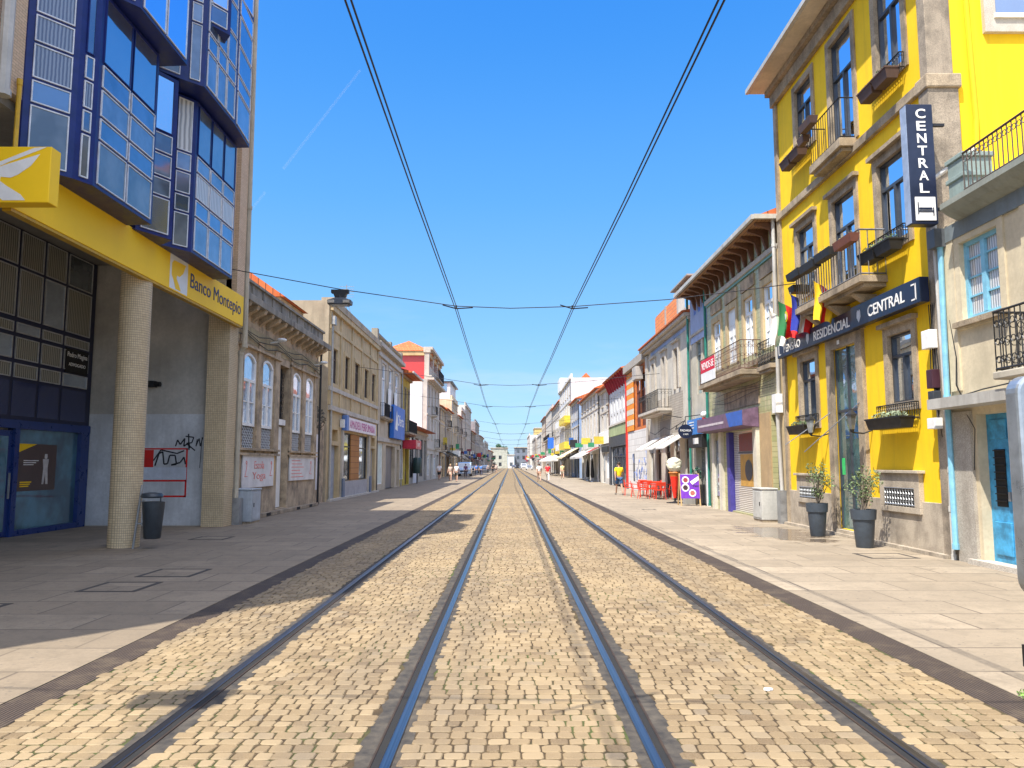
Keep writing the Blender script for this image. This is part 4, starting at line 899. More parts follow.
f.pipe([(.1,13.86,.25),(.1,13.86,2.9),(.1,13.8,5.7)], .05, LBL); f.pipe([(.06,14.0,.05),(.06,14.0,.9),(.05,13.98,1.6),(.1,13.97,6.1),(.1,13.97,7.0)], .042, PIPEW)
f.part('rain_head', paint('dark_rain_head',(.10,.11,.12),.5), .02, .24, 13.72, 13.98, 5.66, 6.0)
mb = MB(); mb.tube([f.p(.1,13.97,7.0), (8.75,13.93,7.6)], .045, 8); mb.build('roof_pipe', PIPEW, CR, smooth=True)
mb = MB(); mb.tube([f.p(.03,13.75,4.3), f.p(.04,13.6,3.6), f.p(.1,13.55,3.1), f.p(.05,13.5,2.9), f.p(.1,12.8,2.95), f.p(.04,11.9,3.0)], .012, 4); mb.tube([f.p(.05,13.4,2.6), f.p(.09,13.1,2.3), f.p(.05,13.25,1.6)], .008, 4); mb.build('loose_cable', IRON, CR)

# ---------------------------------------------------------------- RIGHT 1: yellow hotel
HT = thing('hotel', (8,18,0), 'bright yellow four-storey guesthouse with granite trim and black sign boards', 'hotel')
f = F(1, 8.0, HT)
UP = [(19.5,20.68,10.3,12.1,'A'),(17.1,18.35,9.2,12.1,'B'),(14.85,15.95,9.85,12.1,'C')]
MID = [(19.72,20.9,6.35,8.15,'A'),(17.3,18.55,5.75,8.15,'B'),(15.0,16.2,6.3,8.15,'C')]
GRD = [(19.95,21.02,2.8,4.5,'A'),(15.1,16.1,2.95,4.4,'C')]
DOOR = (17.5,18.85,.16,4.5)
CEL = [(20.05,21.2,.8,1.1),(15.2,16.4,.85,1.22)]
f.wall(14.1, 22.3, .98, 13.2, [h[:4] for h in UP+MID+GRD]+[DOOR]+[CEL[1]], YEL, 9, .3)
PLIN = granite('plinth_granite', (.46,.39,.30), (.15,.12,.09), .75)
mb = MB()
f.box(mb, -.3, .05, 14.1, 15.2, 0, .98); f.box(mb, -.3, .05, 15.2, 16.4, 0, .85); f.box(mb, -.3, .05, 16.4, 17.3, 0, .98)
mb.build('plinth', PLIN, HT, bevel=.008); f.part('plinth', PLIN, -.3, .05, 19.05, 22.3, 0, .98, bevel=.008)
f.part('kerb_ledge', PLIN, .05, .16, 14.1, 22.3, 0, .07)
for L_, tb in ((UP, True), (MID, True), (GRD, True)):
    for a_, b_, c_, d_, k in L_:
        dd = k == 'B'
        f.window(a_, b_, c_, d_, DGREY, GBLUE if L_ is not GRD else glass('pane_street', (.02,.02,.025), .3), 2, .68, .07, .06, surr=STONE, sw=.165, proud=.04, hood=L_ is not UP, bot=not dd)
w_ = f.part('open_sash', DGREY, -.6, -.1, 15.95, 16.02, 6.4, 7.5)
# glass door
d = f.part('door', glass('door_glass_green', (.06,.14,.12), .3), -.10, -.06, 17.5, 18.85, .16, 4.5)
mb = MB(); [f.box(mb, -.06, -.02, a_, a_+.05, .16, 4.5) for a_ in (17.5,18.15,18.80)]; f.box(mb, -.06, -.025, 17.56, 18.79, 2.95, 3.01); mb.build('door_frame', DGREY, d)
f.part('green_notice', paint('green_notice', (.05,.55,.15), .5), -.058, -.05, 18.62, 18.76, 1.45, 1.85, d)
mb = MB(); f.box(mb, -.02, .09, 17.18, 17.5, 0, 4.75); f.box(mb, -.02, .09, 18.85, 19.15, 0, 4.75); f.box(mb, -.02, .09, 17.5, 18.85, 4.5, 4.75); f.box(mb, -.02, .19, 17.1, 19.22, 4.752, 4.82); mb.build('door_surround', STONE, HT, bevel=.01)
f.part('doorstep', PLIN, -.25, .12, 17.5, 18.85, 0, .15)
ep = f.part('enamel_number', WHITE, .09, .10, 18.3, 18.42, 4.58, 4.68)
# string course, corner stones, eave
f.part('string_course', STONE, 0, .10, 14.35, 22.25, 8.86, 9.06, bevel=.01)
mb = MB(); mb.box(7.93,8.52,13.96,14.30,0,8.82); mb.box(7.97,8.46,14.0,14.27,9.10,13.0); mb.build('corner_pilaster', granite('corner_granite',(.34,.28,.21),(.08,.065,.05),.85), HT, bevel=.012)
mb = MB(); mb.box(7.89,8.57,13.91,14.35,8.82,9.10); mb.build('pilaster_cap', STONE, HT, bevel=.03)
f.part('far_corner_stones', STONE, -.05, .06, 22.08, 22.32, 0, 13.0)
f.part('frieze', STONE, 0, .14, 14.0, 22.35, 12.42, 12.78, bevel=.015); f.part('frieze', STONE, 0, .26, 14.0, 22.4, 12.785, 12.95)
mb = MB(); f.box(mb, -9.3, .70, 13.4, 22.5, 12.96, 13.06); e_ = mb.build('eave_soffit', plaster('cream_soffit',(.70,.60,.46),.15), HT)
f.part('gutter', PIPEW, .70, .80, 13.3, 22.55, 12.97, 13.1)
mb = MB(); mb.prism([f.p(.74,13.35,13.12), f.p(-4,13.35,15), f.p(-9.4,13.35,13.12)], (0,9.25,0)); mb.build('roof', TILES, HT)
mb = MB(); mb.box(8.3,17,14.04,14.1,0,12.96); mb.build('gable_wall', YEL, HT)
# gable window
mb = MB(); mb.box(9.1,10.6,13.95,14.04,9.95,12.4); gw = mb.build('window', STONE_L, HT); MB().box(9.32,10.38,13.945,13.949,10.3,12.15).build('pane', GBLUE, gw); MB().box(9.28,10.42,13.9,13.949,10.22,10.3).build('sill', WHITE, gw)
f2 = MB(); f2.tube([(8.78,13.98,12.9),(8.78,13.98,10.4),(8.83,13.98,8.2),(8.78,13.95,7.6)], .045, 8); f2.build('downpipe', YEL, HT, smooth=True)
# window balconies and flower boxes
FBX = paint('flower_box', (.09,.05,.04), .7); LEAF = foliage('flower_leaves', (.06,.10,.03)); DRY = foliage('dry_leaves', (.16,.14,.06))
def fbox(y0, y1, z, o0=.12, o1=.42, n=2, mat=FBX, lf=LEAF, h=.2, rail=True, full=90):
    mb = MB(); L = (y1-y0)/n
    for k in range(n):
        a_, b_ = y0+k*L+.02, y0+(k+1)*L-.02
        mb.hexa([f.p(o0+.03,a_+.04,z), f.p(o1-.05,a_+.04,z), f.p(o1-.05,b_-.04,z), f.p(o0+.03,b_-.04,z), f.p(o0,a_,z+h), f.p(o1,a_,z+h), f.p(o1,b_,z+h), f.p(o0,b_,z+h)])
        f.box(mb, o0-.01, o1+.015, a_-.01, b_+.01, z+h, z+h+.03)
    b = mb.build('flower_box', mat, HT); mb = MB()
    for k in range(n): mb.leaves(f.p((o0+o1)/2, y0+(k+.5)*L, z+h+.06), (.15, L*.46, .10), full, .03)
    mb.build('plants', lf, b)
    if rail:
        mb = MB(); f.railing(mb, .05, .14, y0-.02, y1+.02, z+h-.05, z+h+.3, .09, .008, 1, True); mb.build('window_railing', IRON, b)
    return b
fbox(19.6, 20.95, 9.88, n=2); fbox(14.8, 16.1, 9.5, n=2, full=140); fbox(15.0, 16.45, 6.0, n=2, full=160, mat=paint('black_box',(.02,.02,.022),.6))
fbox(19.85, 21.15, 2.5, n=1, mat=IRON, lf=LEAF, full=260); fbox(14.95, 16.45, 2.42, n=1, mat=IRON, lf=foliage('silver_leaves',(.16,.20,.12)), full=420)
def hang(y0, y1, z, o0, o1, mat=FBX): 
    mb = MB(); mb.hexa([f.p(o0+.03,y0+.03,z), f.p(o1-.03,y0+.03,z), f.p(o1-.03,y1-.03,z), f.p(o0+.03,y1-.03,z), f.p(o0,y0,z+.18), f.p(o1,y0,z+.18), f.p(o1,y1,z+.18), f.p(o0,y1,z+.18)])
    b = mb.build('flower_box', mat, HT); mb = MB(); mb.leaves(f.p((o0+o1)/2,(y0+y1)/2,z+.22), (.1,(y1-y0)*.45,.07), 50, .025); mb.build('plants', DRY, b)
b_ = f.balcony(17.05, 18.85, 9.2, .42, .98, STONE, IRON, .2, 0, .13); hang(18.2,18.95,10.1,.4,.62); hang(18.98,19.4,9.95,.3,.5)
BR = paint('light_iron', (.20,.20,.21), .5, .5)
b_ = f.balcony(15.98, 19.7, 5.7, .6, 1.0, STONE, BR, .15, 0, .14, .012)
BBX = paint('black_box',(.02,.02,.022),.6)
hang(16.0,16.9,6.45,.54,.76,paint('terracotta_box',(.18,.06,.035),.7)); hang(17.05,17.95,6.45,.54,.78,BBX); hang(18.0,18.9,6.42,.54,.78,BBX); hang(18.95,19.8,6.45,.54,.78,BBX); hang(19.75,20.15,6.2,.1,.6,BBX)
for yy in (16.5,17.8,19.1): mb = MB(); mb.prism([f.p(0,yy,5.4), f.p(.5,yy,5.4), f.p(.1,yy,5.1), f.p(0,yy,5.05)], (0,.18,0)); mb.build('corbel', STONE, HT)
# sign boards
SW = paint('sign_letters', (.82,.80,.76), .5, 0, .08)
s1 = f.part('sign_board', NAVY, .12, .30, 14.2, 17.15, 4.74, 5.22, bevel=.01)
text('CENTRAL', SW, s1, f.p(.303,15.55,4.97), f.u, (0,0,1), 1.55, .24, bold=.01)
s2 = f.part('sign_board', NAVY, .10, .24, 17.18, 22.15, 4.74, 5.2, bevel=.01)
text('PENSÃO', SW, s2, f.p(.243,21.0,4.97), f.u, (0,0,1), 1.25, .26, bold=.01); text('RESIDENCIAL', SW, s2, f.p(.243,18.4,4.95), f.u, (0,0,1), 2.1, .24, bold=.01)
def crest(par, y, z, o, k=1):
    mb = MB(); mb.poly([f.p(o,y+a_*k,z+b_*k) for a_, b_ in ((-.09,.08),(-.1,-.04),(0,-.16),(.1,-.04),(.09,.08),(.05,.13),(0,.10),(-.05,.13))]); mb.build('crest', paint('crest_silver',(.5,.52,.55),.5), par)
crest(s1, 16.75, 4.97, .306); crest(s2, 19.85, 4.97, .246)
def brk(par, y, z, o, s_):
    mb = MB(); f.box(mb, o, o+.004, y-.02, y+.02, z-.16, z+.16); f.box(mb, o, o+.004, min(y,y+s_*.16), max(y,y+s_*.16), z+.13, z+.16); f.box(mb, o, o+.004, min(y,y+s_*.16), max(y,y+s_*.16), z-.16, z-.13); mb.build('bracket_mark', SW, par)
brk(s1, 14.35, 4.97, .303, 1); brk(s2, 22.0, 4.97, .243, -1)
# vertical projecting sign, faces down the street
vs = MB().box(7.26,7.74,13.52,13.74,6.02,8.28).build('projecting_sign', NAVY, HT, bevel=.008)
MB().box(7.252,7.26,13.53,13.73,6.04,8.26).build('light_edge', paint('pale_edge',(.30,.36,.48),.4), vs)
for k, ch in enumerate('CENTRAL'): text(ch, SW, vs, (7.52,13.518,8.10-k*.235), (1,0,0), (0,0,1), .17 if ch != 'C' else .18, .18, bold=.015)
bp = MB().box(7.33,7.70,13.505,13.52,6.08,6.52).build('bed_pictogram', SW, vs, bevel=.004)
mb = MB(); mb.box(7.37,7.385,13.495,13.505,6.2,6.42); mb.box(7.645,7.66,13.495,13.505,6.17,6.32); mb.box(7.385,7.645,13.496,13.505,6.24,6.265); mb.box(7.43,7.63,13.497,13.505,6.28,6.32); mb.lathe((7.415,13.5,6.3), [(.02,-.02),(.026,0),(.02,.02)], 8, 1, .3); mb.build('bed_drawing', NAVY, bp)
mb = MB(); [mb.box(7.7,8.0,13.6,13.66,z,z+.05) for z in (6.3,7.9)]; mb.build('sign_bracket', IRON, vs)
# lamps, cellar grilles, boxes
def lantern(y, z, o=.45):
    mb = MB(); mb.tube([f.p(0,y,z-.05), f.p(.2,y,z-.12), f.p(o,y,z-.1)], .018, 6); mb.cyl(f.p(o,y,z-.1), f.p(o,y,z-.03), .03, .05); 
    c = f.p(o,y,z); mb.lathe((c[0],c[1],c[2]+.27), [(.13,0),(.12,.03),(.03,.12),(.01,.17)], 6); b = mb.build('lantern', IRON, HT)
    mb = MB(); mb.lathe(c, [(.055,-.03),(.11,.27)], 6); mb.build('lantern_glass', glass('lantern_glass',(.3,.3,.28),.3), b)
lantern(19.35, 2.52); lantern(17.0, 2.5)
for a_, b_, c_, d_ in CEL:
    mb = MB(); f.box(mb, .0, .1, a_-.2, b_+.2, c_-.12, c_); f.box(mb, .0, .1, a_-.2, a_, c_, d_+.3); f.box(mb, 0, .1, b_, b_+.2, c_, d_+.3); f.box(mb, 0, .1, a_, b_, d_, d_+.3); f.box(mb, 0, .16, a_-.28, b_+.28, d_+.3, d_+.36)
    w_ = mb.build('cellar_window', PLIN, HT, bevel=.008); f.part('dark_opening', DARKIN, .051, .055, a_, b_, c_, d_, w_)
    mb = MB(); f.railing(mb, .06, .09, a_, b_, c_, d_, .1, .009, 2, False); mb.build('grille', GREYM, w_)
mb = MB(); mb.tube([f.p(.05,18.95,3.0), f.p(.9,19.9,2.2)], .012); mb.build('stay_rod', GREYM, HT); mb = MB(); mb.tube([f.p(.05,17.3,3.15), f.p(.8,18.9,2.0)], .012); mb.build('stay_rod', GREYM, HT)
for y0, y1, z0, z1, m_ in ((14.12,14.4,3.85,4.2,WHITE),(14.1,14.3,3.1,3.45,paint('dark_red_box',(.06,.02,.03),.4)),(14.1,14.28,2.8,3.05,DGREY),(14.1,14.36,2.35,2.55,WHITE)): f.part('meter_box', m_, .06, .22, y0, y1, z0, z1, bevel=.01)
mb = MB()
for k in range(4): mb.tube([f.p(.07+.01*k,14.15+.05*k,4.7), f.p(.08,14.2+.04*k,4.2), f.p(.09+.02*k,14.1+.05*k,3.5), f.p(.08,14.2,2.6), f.p(.07,14.14,2.2)], .009, 4)
mb.build('wall_cables', IRON, HT)

# flags on the hotel front
def flag(tip, base, cols, label, emblem=None, fl=.98, wd=.52, name='flag'):
    r = thing(name, base, label, 'flag', 'flags on the guesthouse front'); mb = MB(); mb.cyl(base, tip, .012, .01, 6); mb.cyl(tip, (tip[0]-.01,tip[1]-.01,tip[2]+.04), .02); mb.build('pole', GREYM, r)
    mb = MB(); nu, nv = 12, 14; T, B_ = Vector(tip), Vector(base); d = (B_-T).normalized()
    def P(i, j):
        u_, v_ = i/nu, j/nv; fold = math.sin(u_*10+v_*2.5)*(.02+.07*v_)
        return (T.x + .01 + u_*wd*(1-.15*v_) + .03*math.sin(v_*4), T.y + .12*u_ + fold, T.z - u_*.28*(1-.4*v_) - v_*fl*(1-.12*u_) - .03*math.cos(u_*10+v_*2.5)*v_)
    for i in range(nu):
        for j in range(nv): mb.cur = min(len(cols)-1, int(j/nv*0 + i/nu*len(cols))) if emblem != 'h' else min(len(cols)-1, int(j/nv*len(cols))); mb.quad(P(i,j),P(i+1,j),P(i+1,j+1),P(i,j+1))
    fo = mb.build('cloth', [paint('flag_%.2f_%.2f_%.2f'%c, c, .8, 0, .1) for c in cols], r, smooth=True)
    if emblem == 'arms':
        c = Vector(P(5,5)); mb = MB()
        for rad, dx in ((.15,.09),(.085,.10)):
            mb.cur = 0 if rad > .1 else 1; mb.poly([(c.x-dx, c.y-.03+rad*math.cos(k*math.pi/6), c.z+rad*math.sin(k*math.pi/6)) for k in range(12)])
        mb.build('coat_of_arms', [paint('arms_yellow',(.75,.55,.03),.7), paint('arms_white',(.75,.7,.68),.7)], r)
GRN, RD, WH_, BL_, YE = (.02,.16,.05), (.60,.01,.01), (.72,.72,.72), (.015,.03,.28), (.80,.50,.01)
flag((7.28,18.15,6.1),(7.8,18.75,5.3), (YE,RD,YE), 'red and yellow flag, nearest the balcony, on the guesthouse front')
flag((7.28,19.65,6.1),(7.8,20.25,5.3), (BL_,WH_,RD), 'blue, white and red flag between the green-red and the yellow-red ones', wd=.62)
flag((7.28,20.6,6.12),(7.8,21.2,5.3), (GRN,RD,RD), 'green and red flag with a round emblem on the guesthouse front', 'arms', wd=.62)
flag((7.28,21.3,6.0),(7.8,21.9,5.3), (WH_,(.45,.6,.5),WH_), 'pale white and green flag, farthest along the guesthouse front')

# ---------------------------------------------------------------- RIGHT 2: green tiled house
TL = thing('row_house', (8,27,0), 'green tiled house with deep bracketed eave, balcony and a closed roller shutter', 'house')
f = F(1, 8.0, TL)
GT = bricks('green_tiles', (.36,.37,.17), (.52,.46,.26), (.22,.20,.10), .16, .16, .008, 'yz', .4, .35, .3, 0)
tw = [(22.95,23.95,5.3,7.3),(24.9,25.95,5.3,7.3),(26.85,27.95,5.3,7.3),(28.85,29.95,5.3,7.2)]
f.wall(22.35, 30.85, 0, 8.95, tw+[(22.75,23.55,.1,3.2),(25.0,28.3,.05,2.85)], GT, 9, .3)
for i, a_ in enumerate(tw):
    w_ = f.window(*a_, fm=WHITE, gm=GBLUE, cols=2, transom=.72, rec=.06, fw=.09, surr=OCH, sw=.2, proud=.04, bars=2, bot=False)
    f.part('lintel_panel', GRIMY, .0, .05, a_[0]-.2, a_[1]+.2, 7.55, 7.95, w_)
    if i == 2: f.part('roller_blind', WHITE, -.15, -.05, a_[0]+.05, a_[1]-.05, 6.3, 7.25, w_)
f.part('pilaster_band', OCH, 0, .05, 22.4, 22.75, 0, 8.2); f.part('upper_course', STONE_L, 0, .12, 22.4, 30.8, 8.1, 8.26); f.part('blue_course', paint('blue_green_line',(.2,.42,.42),.6), 0, .06, 22.75, 30.8, 8.02, 8.1)
f.part('mid_course', STONE, 0, .1, 22.4, 30.8, 4.9, 5.08)
BRN = paint('brown_eave_wood', (.16,.07,.035), .7, 0, .4)
mb = MB(); mb.box(7.28,8.0,22.4,33.2,8.96,9.0); mb.build('eave_boards', bricks('eave_planks',(.30,.15,.07),(.36,.20,.10),(.08,.04,.02),2,.12,.01,'yx',.4), TL)
for k in range(15):
    y0 = 22.55+k*.72; mb = MB(); mb.prism([f.p(0,y0,8.3), f.p(.08,y0,8.35), f.p(.2,y0,8.74), f.p(.62,y0,8.88), f.p(.62,y0,8.95), f.p(0,y0,8.95)], (0,.12,0))
    mb.build('eave_bracket', BRN, TL)
mb = MB()
for k in range(12): f.box(mb, .0, .03, 22.85+k*.72, 23.1+k*.72, 8.4, 8.75)
mb.build('frieze_ornaments', plaster('ornament_green',(.42,.46,.36),.3), TL)
f.part('gutter', PIPEW, .72, .82, 22.3, 33.3, 8.98, 9.12); f.part('gutter_return', PIPEW, .0, .75, 22.25, 22.36, 8.98, 9.12)
mb = MB(); mb.prism([f.p(.76,22.35,9.05), f.p(-4,22.35,11), f.p(-9,22.35,9.05)], (0,10.8,0)); mb.build('roof', TILES, TL)
f.pipe([(.14,22.42,9.0),(.14,22.42,8.2),(.14,22.45,3.6),(.18,22.5,3.2),(.12,22.5,.9)], .055); f.part('pipe_shoe', GREYM, .04, .24, 22.34, 22.62, 0, .95)
f.part('white_meter', WHITE, .06, .26, 22.36, 22.7, 3.2, 3.75)
b_ = f.balcony(24.3, 29.7, 4.72, .7, .95, STONE, paint('rusty_iron',(.12,.06,.04),.7), .16, 2, .13)
VB = f.part('banner', WHITE, .70, .715, 27.2, 29.2, 4.75, 5.6); f.part('banner_red', paint('banner_red',(.62,.01,.04),.6), .716, .719, 27.2, 29.2, 5.12, 5.6, VB); text('VENDE-SE', WHITE, VB, f.p(.722,28.2,5.36), f.u, (0,0,1), 1.7, .26)
f.balcony(22.8, 24.05, 4.72, .25, .75, STONE, IRON, .14, 2, .13)
f.part('cable_panel', GRIMY, 0, .03, 24.6, 28.6, 3.65, 4.3)
mb = MB()
for k in range(4): mb.tube([f.p(.08, 23.0+q*.5, 4.45-.13*k-.07*math.sin(q*.45+k)-.1*abs(math.sin(q*.21))) for q in range(15)], .008, 4)
mb.build('facade_cables', IRON, TL)
# fascia sign, shutter, door
sg = MB(); sg.prism([f.p(.02,24.7,3.55), f.p(.55,24.7,3.45), f.p(.55,24.7,2.95), f.p(.02,24.7,2.9)], (0,6.0,0)); sg = sg.build('shop_fascia', paint('faded_purple',(.17,.10,.16),.5,0,.4), TL)
mb = MB(); mb.prism([f.p(.553,24.7,3.44), f.p(.553,26.6,3.44), f.p(.553,26.2,2.96), f.p(.553,24.7,2.96)], (-.004,0,0)); mb.build('blue_corner', paint('fascia_blue',(.04,.12,.45),.5), sg)
f.part('pale_strip', paint('pale_strip',(.55,.48,.5),.5), .552, .556, 26.9, 30.5, 3.12, 3.2, sg)
SHU = pleats('roller_shutter', (.62,.58,.52), 'z', 5, (.28,.24,.22)); s_ = f.part('roller_shutter', SHU, -.2, -.1, 25.1, 27.95, .05, 2.85)
f.part('shutter_poster', paint('poster_orange',(.55,.30,.06),.6), -.1, -.09, 25.3, 27.2, .95, 2.05, s_); f.part('shutter_picture', paint('poster_maroon',(.25,.07,.06),.6), -.1, -.09, 25.4, 27.3, 2.15, 2.75, s_)
mb = MB(); mb.poly([f.p(-.085,26.25+.42*math.cos(k*math.pi/8),1.5+.36*math.sin(k*math.pi/8)) for k in range(16)]); mb.build('shutter_roundel', DGREY, s_)
f.part('shutter_band', DGREY, -.1, -.09, 25.3, 27.4, 2.08, 2.13, s_)
f.part('purple_jamb', paint('purple_jamb',(.06,.05,.28),.5), -.12, .06, 28.0, 28.35, 0, 2.85)
for a_ in (24.75, 28.9, 29.9): f.part('white_pier', plaster('white_pier',(.72,.66,.54),.25), -.02, .12, a_, a_+.35, 0, 2.9)
f.part('display_case', GSHOP, -.1, .05, 29.25, 29.9, .5, 2.6)
d = f.part('door', IRON, -.25, -.18, 22.8, 23.55, .1, 3.2); mb = MB(); f.railing(mb, -.16, -.15, 22.85, 23.5, 1.0, 3.1, .1, .01, 2, False); mb.build('door_grille', DGREY, d)
f.part('ochre_pier', plaster('ochre_pier',(.48,.33,.17),.5), 0, .04, 23.6, 24.6, 0, 3.3)
# RIGHT 3: narrow blue-topped barber's house
BH = thing('row_house', (8.1,32,0), 'narrow barber shop house with pale blue tiled upper wall and green pipes', 'house')
f = F(1, 8.1, BH)
f.wall(31.0, 34.1, 0, 9.5, [(31.5,32.1,4.7,7.0),(32.4,33.2,4.7,7.0),(31.5,33.7,.0,2.6)], plaster('narrow_cream',(.55,.50,.40),.4), 9, .3)
for a_, b_ in ((31.5,32.1),(32.4,33.2)): f.window(a_, b_, 4.7, 7.0, paint('grey_green_frame',(.25,.28,.25),.5), GDARK, 1, .75, .15, .07)
PB = plaster('pale_blue_wall', (.42,.50,.72), .15); f.part('blue_wall', PB, 0, .03, 31.05, 34.05, 7.0, 9.1)
mb = MB(); [f.box(mb, .03, .036, a_, a_+.35, 8.2, 8.6) for a_ in (31.4,32.2,33.0)]; mb.build('blue_tile_squares', paint('cobalt_tile',(.06,.15,.55),.4), BH); f.part('pale_course', STONE_L, .03, .09, 31.05, 34.05, 7.3, 7.4)
mb = MB(); [mb.prism([f.p(0,y0,9.0), f.p(.7,y0,9.35), f.p(.7,y0,9.42), f.p(0,y0,9.42)], (0,.07,0)) for y0 in (31.4,32.1,32.8,33.5)]; f.box(mb, -.1, .85, 31.0, 34.3, 9.43, 9.5); mb.build('eave', plaster('grey_eave',(.35,.34,.32),.4), BH)
for yy in (31.1, 34.2): f.pipe([(.12,yy,.1),(.12,yy,4.6),(.12,yy,9.3)], .055, paint('green_pipe',(.02,.20,.15),.5))
bs = f.part('shop_sign', paint('barber_blue',(.05,.22,.6),.4), .06, .35, 31.5, 33.7, 2.95, 3.6); f.part('shop_sign_lower', IRON, .06, .3, 31.4, 33.8, 2.4, 2.94, bs); f.part('sign_label', WHITE, .3, .31, 32.0, 32.9, 2.55, 2.8, bs)
for k in range(3): f.part('printed_line', WHITE, .35, .36, 32.5, 33.4-.15*k, 3.45-.12*k, 3.49-.12*k, bs)
mb = MB(); 
for k in range(8):
    mb.cur = k % 3; c = f.p(.2,31.35,2.95+k*.08); mb.cyl(c, (c[0]+.0,c[1],c[2]+.08), .08, .08, 12)
bpole = mb.build('barber_pole', [paint('pole_white',(.8,.8,.8),.3),paint('pole_red',(.65,.03,.03),.3),paint('pole_blue',(.05,.1,.5),.3)], BH, smooth=True)
mb = MB(); mb.blob(f.p(.2,31.35,3.72), (.14,.14,.14), 2, 0); mb.build('pole_globe', WHITE, bpole, smooth=True)
d = f.part('door', plaster('grey_door',(.30,.29,.28),.3), -.28, -.2, 31.9, 33.0, .0, 2.5); f.part('white_reveal', WHITE, -.1, .05, 31.4, 31.85, 0, 2.5); f.part('glazing', GSHOP, -.27, -.24, 33.0, 33.7, 0, 2.5)
# RIGHT 4: pale stone house with unfinished brick storey
PS4 = thing('row_house', (8.2,40,0), 'pale stone house with iron balcony and unfinished orange brick rooftop storey', 'house')
f = F(1, 8.2, PS4); PST = plaster('pale_stone_wall', (.62,.57,.48), .3)
tw = [(43.2,44.0,4.7,7.4),(40.2,41.0,4.7,7.4),(37.1,38.0,5.4,7.4)]
f.wall(34.2, 46.0, 0, 8.5, tw+[(35.0,36.2,.0,2.9),(37.4,38.6,.0,2.9),(39.6,40.8,0,2.9),(42,43.4,0,2.9),(44.2,45.2,0,2.9)], PST, 9, .3)
for a_ in tw: f.window(*a_, fm=paint('brown_wood',(.07,.045,.03),.6), gm=GDARK, cols=2, transom=.75, surr=STONE_L, sw=.28, proud=.09, hood=True, bot=False)
for a_ in (35.0,37.4,39.6,42.0,44.2): f.window(a_, a_+1.1, 0, 2.9, paint('brown_wood',(.07,.045,.03),.6), GDARK, 2, .8, .2, name='door_window')
f.part('brick_patch', bricks('grey_brick',(.34,.30,.25),(.40,.35,.28),(.24,.2,.16),.3,.12,.012,'yz',.3), 0, .01, 36.4, 42.8, 3.3, 5.2)
f.part('blue_frieze', plaster('blue_frieze',(.38,.48,.72),.1), 0, .02, 34.6, 44.5, 7.95, 8.15)
for z, o_, h in ((8.2,.25,.14),(8.35,.42,.16)): f.part('cornice', STONE_L, 0, o_, 34.1, 46.1, z, z+h, bevel=.02)
trim_roof(f, 34.1, 46.1, 8.52, TILES, 9, 1.0, .5); f.part('corner_pilaster', STONE_L, 0, .1, 34.2, 35.0, 0, 8.1); f.part('corner_pilaster', STONE_L, 0, .1, 45.3, 45.95, 0, 8.1)
HB = bricks('hollow_brick', (.70,.19,.05), (.80,.27,.08), (.38,.20,.12), .3, .2, .02, 'wall', .15)
mb = MB(); mb.box(8.7,9.0,36.0,36.4,8.6,10.6); mb.box(9.0,11,36.0,36.3,8.6,10.6); mb.build('unfinished_brickwork', HB, PS4); mb = MB(); mb.box(8.7,8.95,39.5,45.4,9.3,10.45); mb.box(8.7,11,45.4,45.6,8.6,10.4); mb.build('unfinished_brickwork', HB, PS4)
mb = MB(); mb.box(8.5,11.2,36.2,46,9.05,9.28); mb.box(8.65,8.98,39,39.4,8.6,10.5); mb.box(8.66,8.99,42.3,42.6,9.3,10.5); mb.box(8.66,11,36.6,39.2,8.6,9.0); mb.build('concrete_slab', plaster('raw_concrete',(.45,.42,.38),.4), PS4)
f.balcony(38.9, 44.8, 4.55, .75, .95, STONE_L, IRON, .14, 1, .14)
for a_ in (35.6,38.4,41.6): 
    mb = MB(); mb.prism([f.p(.05,a_,3.15), f.p(1.15,a_,2.5), f.p(1.15,a_,2.42), f.p(.05,a_,3.1)], (0,1.9,0)); mb.build('awning', AWW, PS4)
mb = MB(); mb.tube([f.p(.6,38.6,3.9), f.p(.75,37.4,4.1), f.p(.1,36.4,3.9)], .02, 5); mb.tube([f.p(.05,37.6,3.6), f.p(.3,36.8,3.35), f.p(.2,36.0,3.45), f.p(.25,35.0,3.7)], .025, 5); mb.tube([f.p(.2,44,3.5), f.p(.3,42,3.3), f.p(.2,40,3.6), f.p(.3,38,3.4), f.p(.1,36,3.7)], .02, 5); mb.build('facade_cables', IRON, PS4)
f.part('grey_panel', plaster('grey_panel',(.30,.27,.24),.3), 0, .03, 39.0, 42.0, 3.2, 4.0)
rs_ = thing('round_sign', (7.4,32.5,0), 'round black hanging sign with white lettering on the pale stone house', 'sign'); mb = MB(); mb.cyl((7.4,32.5,3.08),(7.4,32.58,3.08),.30,.30,24); mb.build('disc', NAVY, rs_, smooth=True); mb = MB(); mb.tube([(7.4,32.54,3.36),(7.4,32.54,3.7),(8.15,32.54,3.8)], .018); mb.build('arm', IRON, rs_)
text('PADARIA', SW, rs_, (7.4,32.49,3.12), (1,0,0), (0,0,1), .46, .09); text('CAFE', SW, rs_, (7.4,32.49,2.96), (1,0,0), (0,0,1), .22, .06)
